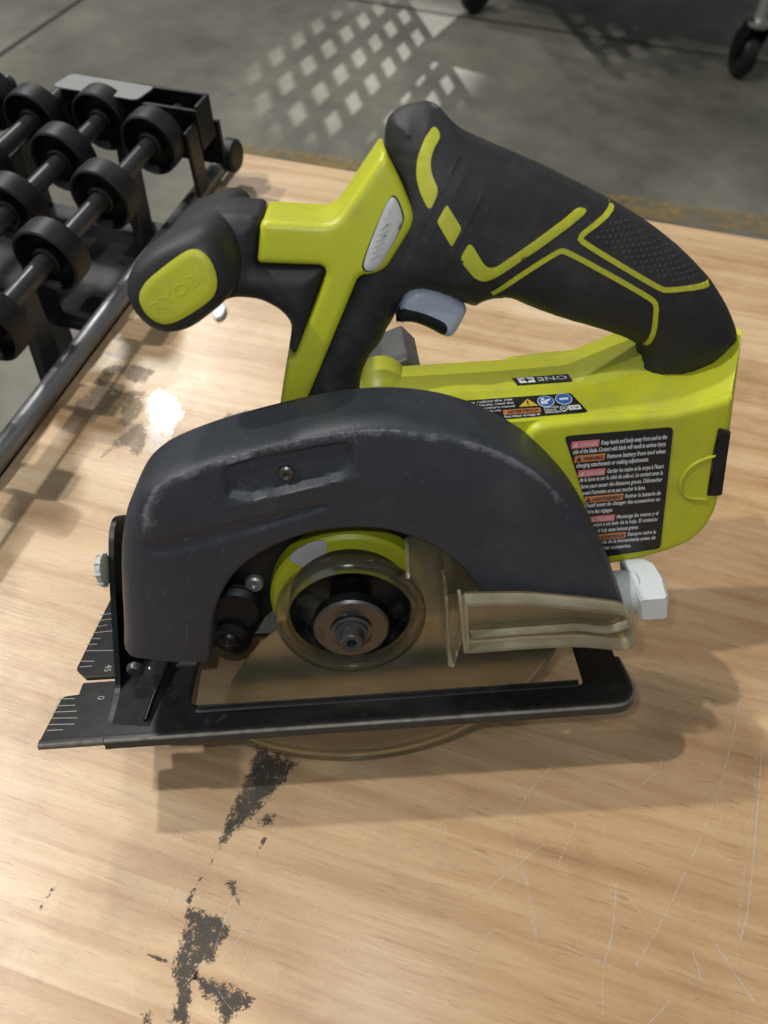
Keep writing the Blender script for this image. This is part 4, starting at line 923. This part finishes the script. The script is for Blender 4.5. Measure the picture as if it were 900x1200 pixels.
slab('motor_cover', [[(x, z) for x, z in cb]], 61, 100, 'darkgrey', saw, bevel=1)
bx1 = fillet(P['box'], [2, 2, 4, 2, 4, 2, 2, 6, 8, 10, 10, 10, 10, 10, 6, 2, 2], 4)
hb = pillow('battery_housing', bx1, 40, 32, 32, 3.0, 'lime', saw, 1.6, 3.4, angle=40, wall=True)
cr = P['crest']
fr = [(95.2, 10.4, 74.3), (111, 10.2, 74.6), (126.3, 10.2, 74.6), (145, 10.2, 79.0), (147.2, 10.4, 80.9)]
va = [(96.5, 24, 78.6), (111, 27, 82.4), (121, 33, 82), (135, 40, 81.5), (150, 44, 87), (158.6, 46, 92.5)]
cr3 = [(95.4, 10.6, 74.5), (112.7, 18, 79), (130.4, 24, 83.4), (147.2, 28, 89.3), (156.6, 30, 93.6), (158.6, 34, 94.3)]
vs = fr + cr3 + va + [(150, 10, 64), (153, 60, 60), (158.8, 60, 90), (150, 40, 40)]
f0, c0, v0, x0 = 0, 5, 11, 17
fs = [(0, 5, 6), (0, 6, 1), (1, 6, 7), (1, 7, 2), (2, 7, 8), (2, 8, 3), (3, 8, 9), (3, 9, 4)]
fs += [(c0 + i, v0 + i, v0 + i + 1, c0 + i + 1) for i in range(5)]
fs += [(4, 9, 10, 16, 19, 18, 17), (16, 15, 18, 19)]
mk('rear_shoulder', vs, fs, 'lime', saw, True, angle=28, recalc=True)
sk = [(x, z) for x, z in chaikin(P['recess'], 2)]
hbt = bvh(hb)
lr = slab('latch_recess', [sk], 7.65, 7.9, 'lime', saw, bevel=.2)
o = arcw = tube('recess_edge', [(x, 7.6, z) for x, z in resample(chaikin(P['recess'][1:10], 2, False), 1.5, False)], .7, 'lime_trim', lr, 8)
slab('battery_latch', [fillet([(144.8, 66.6), (148.4, 64.5), (149.6, 56), (151.6, 37.4), (146.6, 37.6), (145.2, 55)], 1.0)], 6.4, 9.4, 'black', saw, bevel=.5)
slab('latch_slot', [fillet([(144.0, 67.6), (149.0, 66), (152.0, 36.4), (145.9, 36.6), (144.3, 55)], 1.0)], 7.4, 7.9, 'recess', saw)

# ---- depth lock knob at the back of the guard
dk = lathe('depth_stem', [(3, 104), (8.6, 104), (8.8, 117), (7, 119.5), (3, 120)], 'white', saw, 36, (0, -6, .8), 'x')
sec = [(-17.5, 115.8, 126.6, 6.0, -5.0), (-16.5, 115.2, 127.4, 6.7, -5.8), (-8, 114.8, 128.4, 8.4, -8), (0, 114.6, 127.6, 9.4, -8), (6, 114.8, 125.6, 7.6, -6), (11, 116.6, 126.0, 3.4, -7), (12, 117.2, 125.4, 2.2, -6.4)]
vs, fs = [], []
for y, xa, xb, zt, zb in sec:
    c = .9; vs += [(x, y, z) for x, z in ((xa + c, zt), (xb - 1.4, zt), (xb, zt - 1.4), (xb + 1.2, zb + c), (xb + .4, zb), (xa + 3, zb), (xa + 2.2, zb + c), (xa, zt - c))]
for i in range(len(sec) - 1): fs += [(i * 8 + k, i * 8 + (k + 1) % 8, i * 8 + 8 + (k + 1) % 8, i * 8 + 8 + k) for k in range(8)]
fs += [tuple(range(8)), tuple(range(len(vs) - 8, len(vs)))]
mk('depth_knob', vs, fs, 'white', saw, True, angle=32)

# ---- warning label on the battery housing
WL = empty('warning_label'); WL.parent = saw
lab = slab('label_sheet', [fillet([(85.6, 68.2), (126.6, 69.2), (131.6, 11.0), (106, 8.2), (95, 43)], [2, 2, 2, 1, 1], 5)], 7.55, 7.95, 'label', WL)
rows = [(('DANGER', 'red', 10.5), 'Keep hands and body away from and to the'), (None, 'side of the blade. Contact with blade will result in serious injury.'),
        (('WARNING', 'orange', 11.6), 'Remove battery from tool when'), (None, 'changing attachments or making adjustments.'),
        (('DANGER', 'red', 10.5), "Garder les mains et le corps à l'écart"), (None, 'de la lame et sur le côté de celle-ci. Le contact avec la'),
        (None, 'lame peut causer des blessures graves. Débrancher'), (None, "avant l'entretien et ne pas toucher la lame."),
        (('AVERTISSEMENT', 'orange', 15.5), 'Retirer la batterie de'), (None, "l'outil avant de changer des accessoires ou"), (None, 'faire des réglages.'),
        (('PELIGRO', 'red', 10.5), 'Mantenga las manos y el'), (None, 'cuerpo a un lado de la hoja. El contacto'), (None, 'con la hoja causa lesiones graves.'),
        (('ADVERTENCIA', 'orange', 13.5), 'Siempre retire la'), (None, 'batería de la herramienta antes de'), (None, 'cambiar accesorios.')]
shorts = {3: .82, 7: .8, 10: .36, 13: .72, 16: .6}
for i, (chip, body) in enumerate(rows):
    z = 63.4 - 3.14 * i - (.5 if i > 3 else 0) - (.5 if i > 10 else 0); x = 87.6 + (66.9 - z) * .30; xr = 124.6 + (67 - z) * .075
    sl_ = .03
    if chip:
        cw = chip[2]; o = slab('signal_chip', [[(x, z - .7), (x + cw, z - .7 + cw * sl_), (x + cw, z + 2.3 + cw * sl_), (x, z + 2.3)]], 7.36, 7.5, chip[1], WL)
        slab('alert_triangle', [[(x + .6, z - .1), (x + 2.7, z - .1 + .06), (x + 1.65, z + 1.9)]], 7.22, 7.33, 'inkdark' if chip[1] == 'orange' else 'inkred', WL)
        text('signal_word', chip[0], 2.25, frame((x + 3.2, 7.3, z), (1, 0, sl_), (0, 0, 1)), 'inkdark' if chip[1] == 'orange' else 'inkred', WL, .06, cw - 3.8)
        x += cw + .8
    wdt = (xr - x) * shorts.get(i, 1.0)
    text('label_text', body, 2.75, frame((x, 7.5, z + (x - 88) * sl_ * .6), (1, 0, sl_), (0, 0, 1)), 'ink', WL, .06, wdt)

# ---- small caution label on the sloping top of the bar
CL = empty('caution_label'); CL.parent = saw
def on(x, y, h=.25): return (x, y - h * .21, 74.95 + (y - 11.6) * .218 + (x - 85) * .02 + h)
ex, ey = Vector((1, 0, .02)), Vector((0, .977, .213))
def patch(name, pts, h, m, parent):
    q = [on(x, y, h) for x, y in pts] + [on(x, y, h - .12) for x, y in pts]; n = len(pts)
    return mk(name, q, [tuple(range(n)), tuple(range(n, 2 * n))] + [(i, (i + 1) % n, n + (i + 1) % n, n + i) for i in range(n)], m, parent)
patch('label_sheet', fillet([(50, 24.0), (91.0, 23.4), (95.0, 12.0), (50, 11.8)], [1, 1, 1.4, 1]), .45, 'label', CL)
tri = [(70.0, 17.8), (77.4, 17.6), (74.0, 22.0)]
patch('alert_triangle', fillet(tri, .5), .58, 'yellow', CL)
text('alert_mark', '!', 3.8, frame(on(73.2, 18.2, .64), ex, ey), 'inkdark', CL, .12)
for cx_, cy_ in ((80.6, 19.6), (87.6, 20.2)):
    patch('blue_disc_rim', circ(cx_, cy_, 3.2, 28), .58, 'inkwhite', CL); patch('blue_disc', circ(cx_, cy_, 2.9, 28), .68, 'blue', CL)
patch('reader_head', circ(79.6, 20.9, .75, 14), .76, 'inkwhite', CL); patch('reader_body', [(78.4, 18.2), (81.2, 18.0), (80.8, 19.0), (82.6, 20.2), (82.0, 20.9), (80.0, 19.9), (78.8, 20.0)], .76, 'inkwhite', CL)
patch('goggles', fillet([(85.8, 20.6), (89.4, 20.7), (89.2, 19.5), (88, 19.4), (87.6, 20), (87.2, 19.4), (86, 19.5)], .3), .76, 'inkwhite', CL)
patch('approval_mark', circ(86.4, 14.9, 1.5, 20), .6, 'inkwhite', CL); patch('approval_mark', circ(86.4, 14.9, 1.2, 20), .68, 'label', CL); text('approval_mark', 'UL', 1.5, frame(on(85.5, 14.4, .74), ex, ey), 'inkwhite', CL, .04)
patch('approval_box', fillet([(88.2, 13.7), (93.0, 13.7), (92.6, 16.2), (88.0, 16.2)], .4), .6, 'inkwhite', CL); text('approval_mark', 'C US', 1.5, frame(on(88.8, 14.3, .68), ex, ey), 'inkdark', CL, .03)
patch('signal_chip', [(63.6, 14.0), (77.6, 13.9), (77.8, 16.5), (63.8, 16.6)], .58, 'orange', CL); text('signal_word', 'ADVERTENCIA', 2.1, frame(on(65.2, 14.5, .66), ex, ey), 'inkdark', CL, .07, 12)
for i, (x, y, s, wd) in enumerate(((52, 21.8, 'to reduce the risk', 16.5), (53, 19.9, 'of injury, read the', 15.5), (55, 18.0, "operator's manual", 13.5), (58, 16.2, 'Use only', 5), (63.6, 12.3, 'Para reducir el riesgo de', 13.4), (79, 15.6, 'Double insulated', 5.6), (79, 14.2, 'Replace only', 4.6), (79, 12.9, 'identical parts 18V', 8))):
    text('label_text', s, 1.7, frame(on(x, y, .6), ex, ey), 'ink', CL, .03, wd)

# ---- brand plate, read from the other side of the saw
BL = empty('brand_plate'); BL.parent = saw
vs = [(70.4, 34.6, 80.5), (92.6, 34.6, 80.75), (92.8, 28.6, 80.75), (71.4, 28.6, 80.5)]; vs += [(x, y, z - .5) for x, y, z in vs]
mk('plate_sheet', vs, [(0, 1, 2, 3), (0, 4, 5, 1), (1, 5, 6, 2), (2, 6, 7, 3), (3, 7, 4, 0)], 'label', BL)
text('brand_text', 'ONE', 4.6, frame((91.6, 33.2, 80.85), (-1, 0, -.011), (0, -1, 0)), 'ink', BL, .04, 11.6)
vs = [(72.0, 33.9, 80.62), (78.6, 33.9, 80.68), (78.6, 29.3, 80.68), (72.6, 29.3, 80.62)]; mk('plus_box', [(x, y, z + .06) for x, y, z in vs] + vs, [(0, 1, 2, 3), (0, 4, 5, 1), (1, 5, 6, 2), (2, 6, 7, 3), (3, 7, 4, 0)], 'inkwhite', BL)
for a, b in (((73.4, 31.2), (77.6, 32.0)), ((75.0, 29.9), (76.0, 33.3))):
    v = [(x, y, 80.80) for x, y in ((a[0], a[1]), (b[0], a[1]), (b[0], b[1]), (a[0], b[1]))]; mk('plus_sign', v + [(x, y, z - .1) for x, y, z in v], [(0, 1, 2, 3), (0, 4, 5, 1), (1, 5, 6, 2), (2, 6, 7, 3), (3, 7, 4, 0)], 'label', BL)
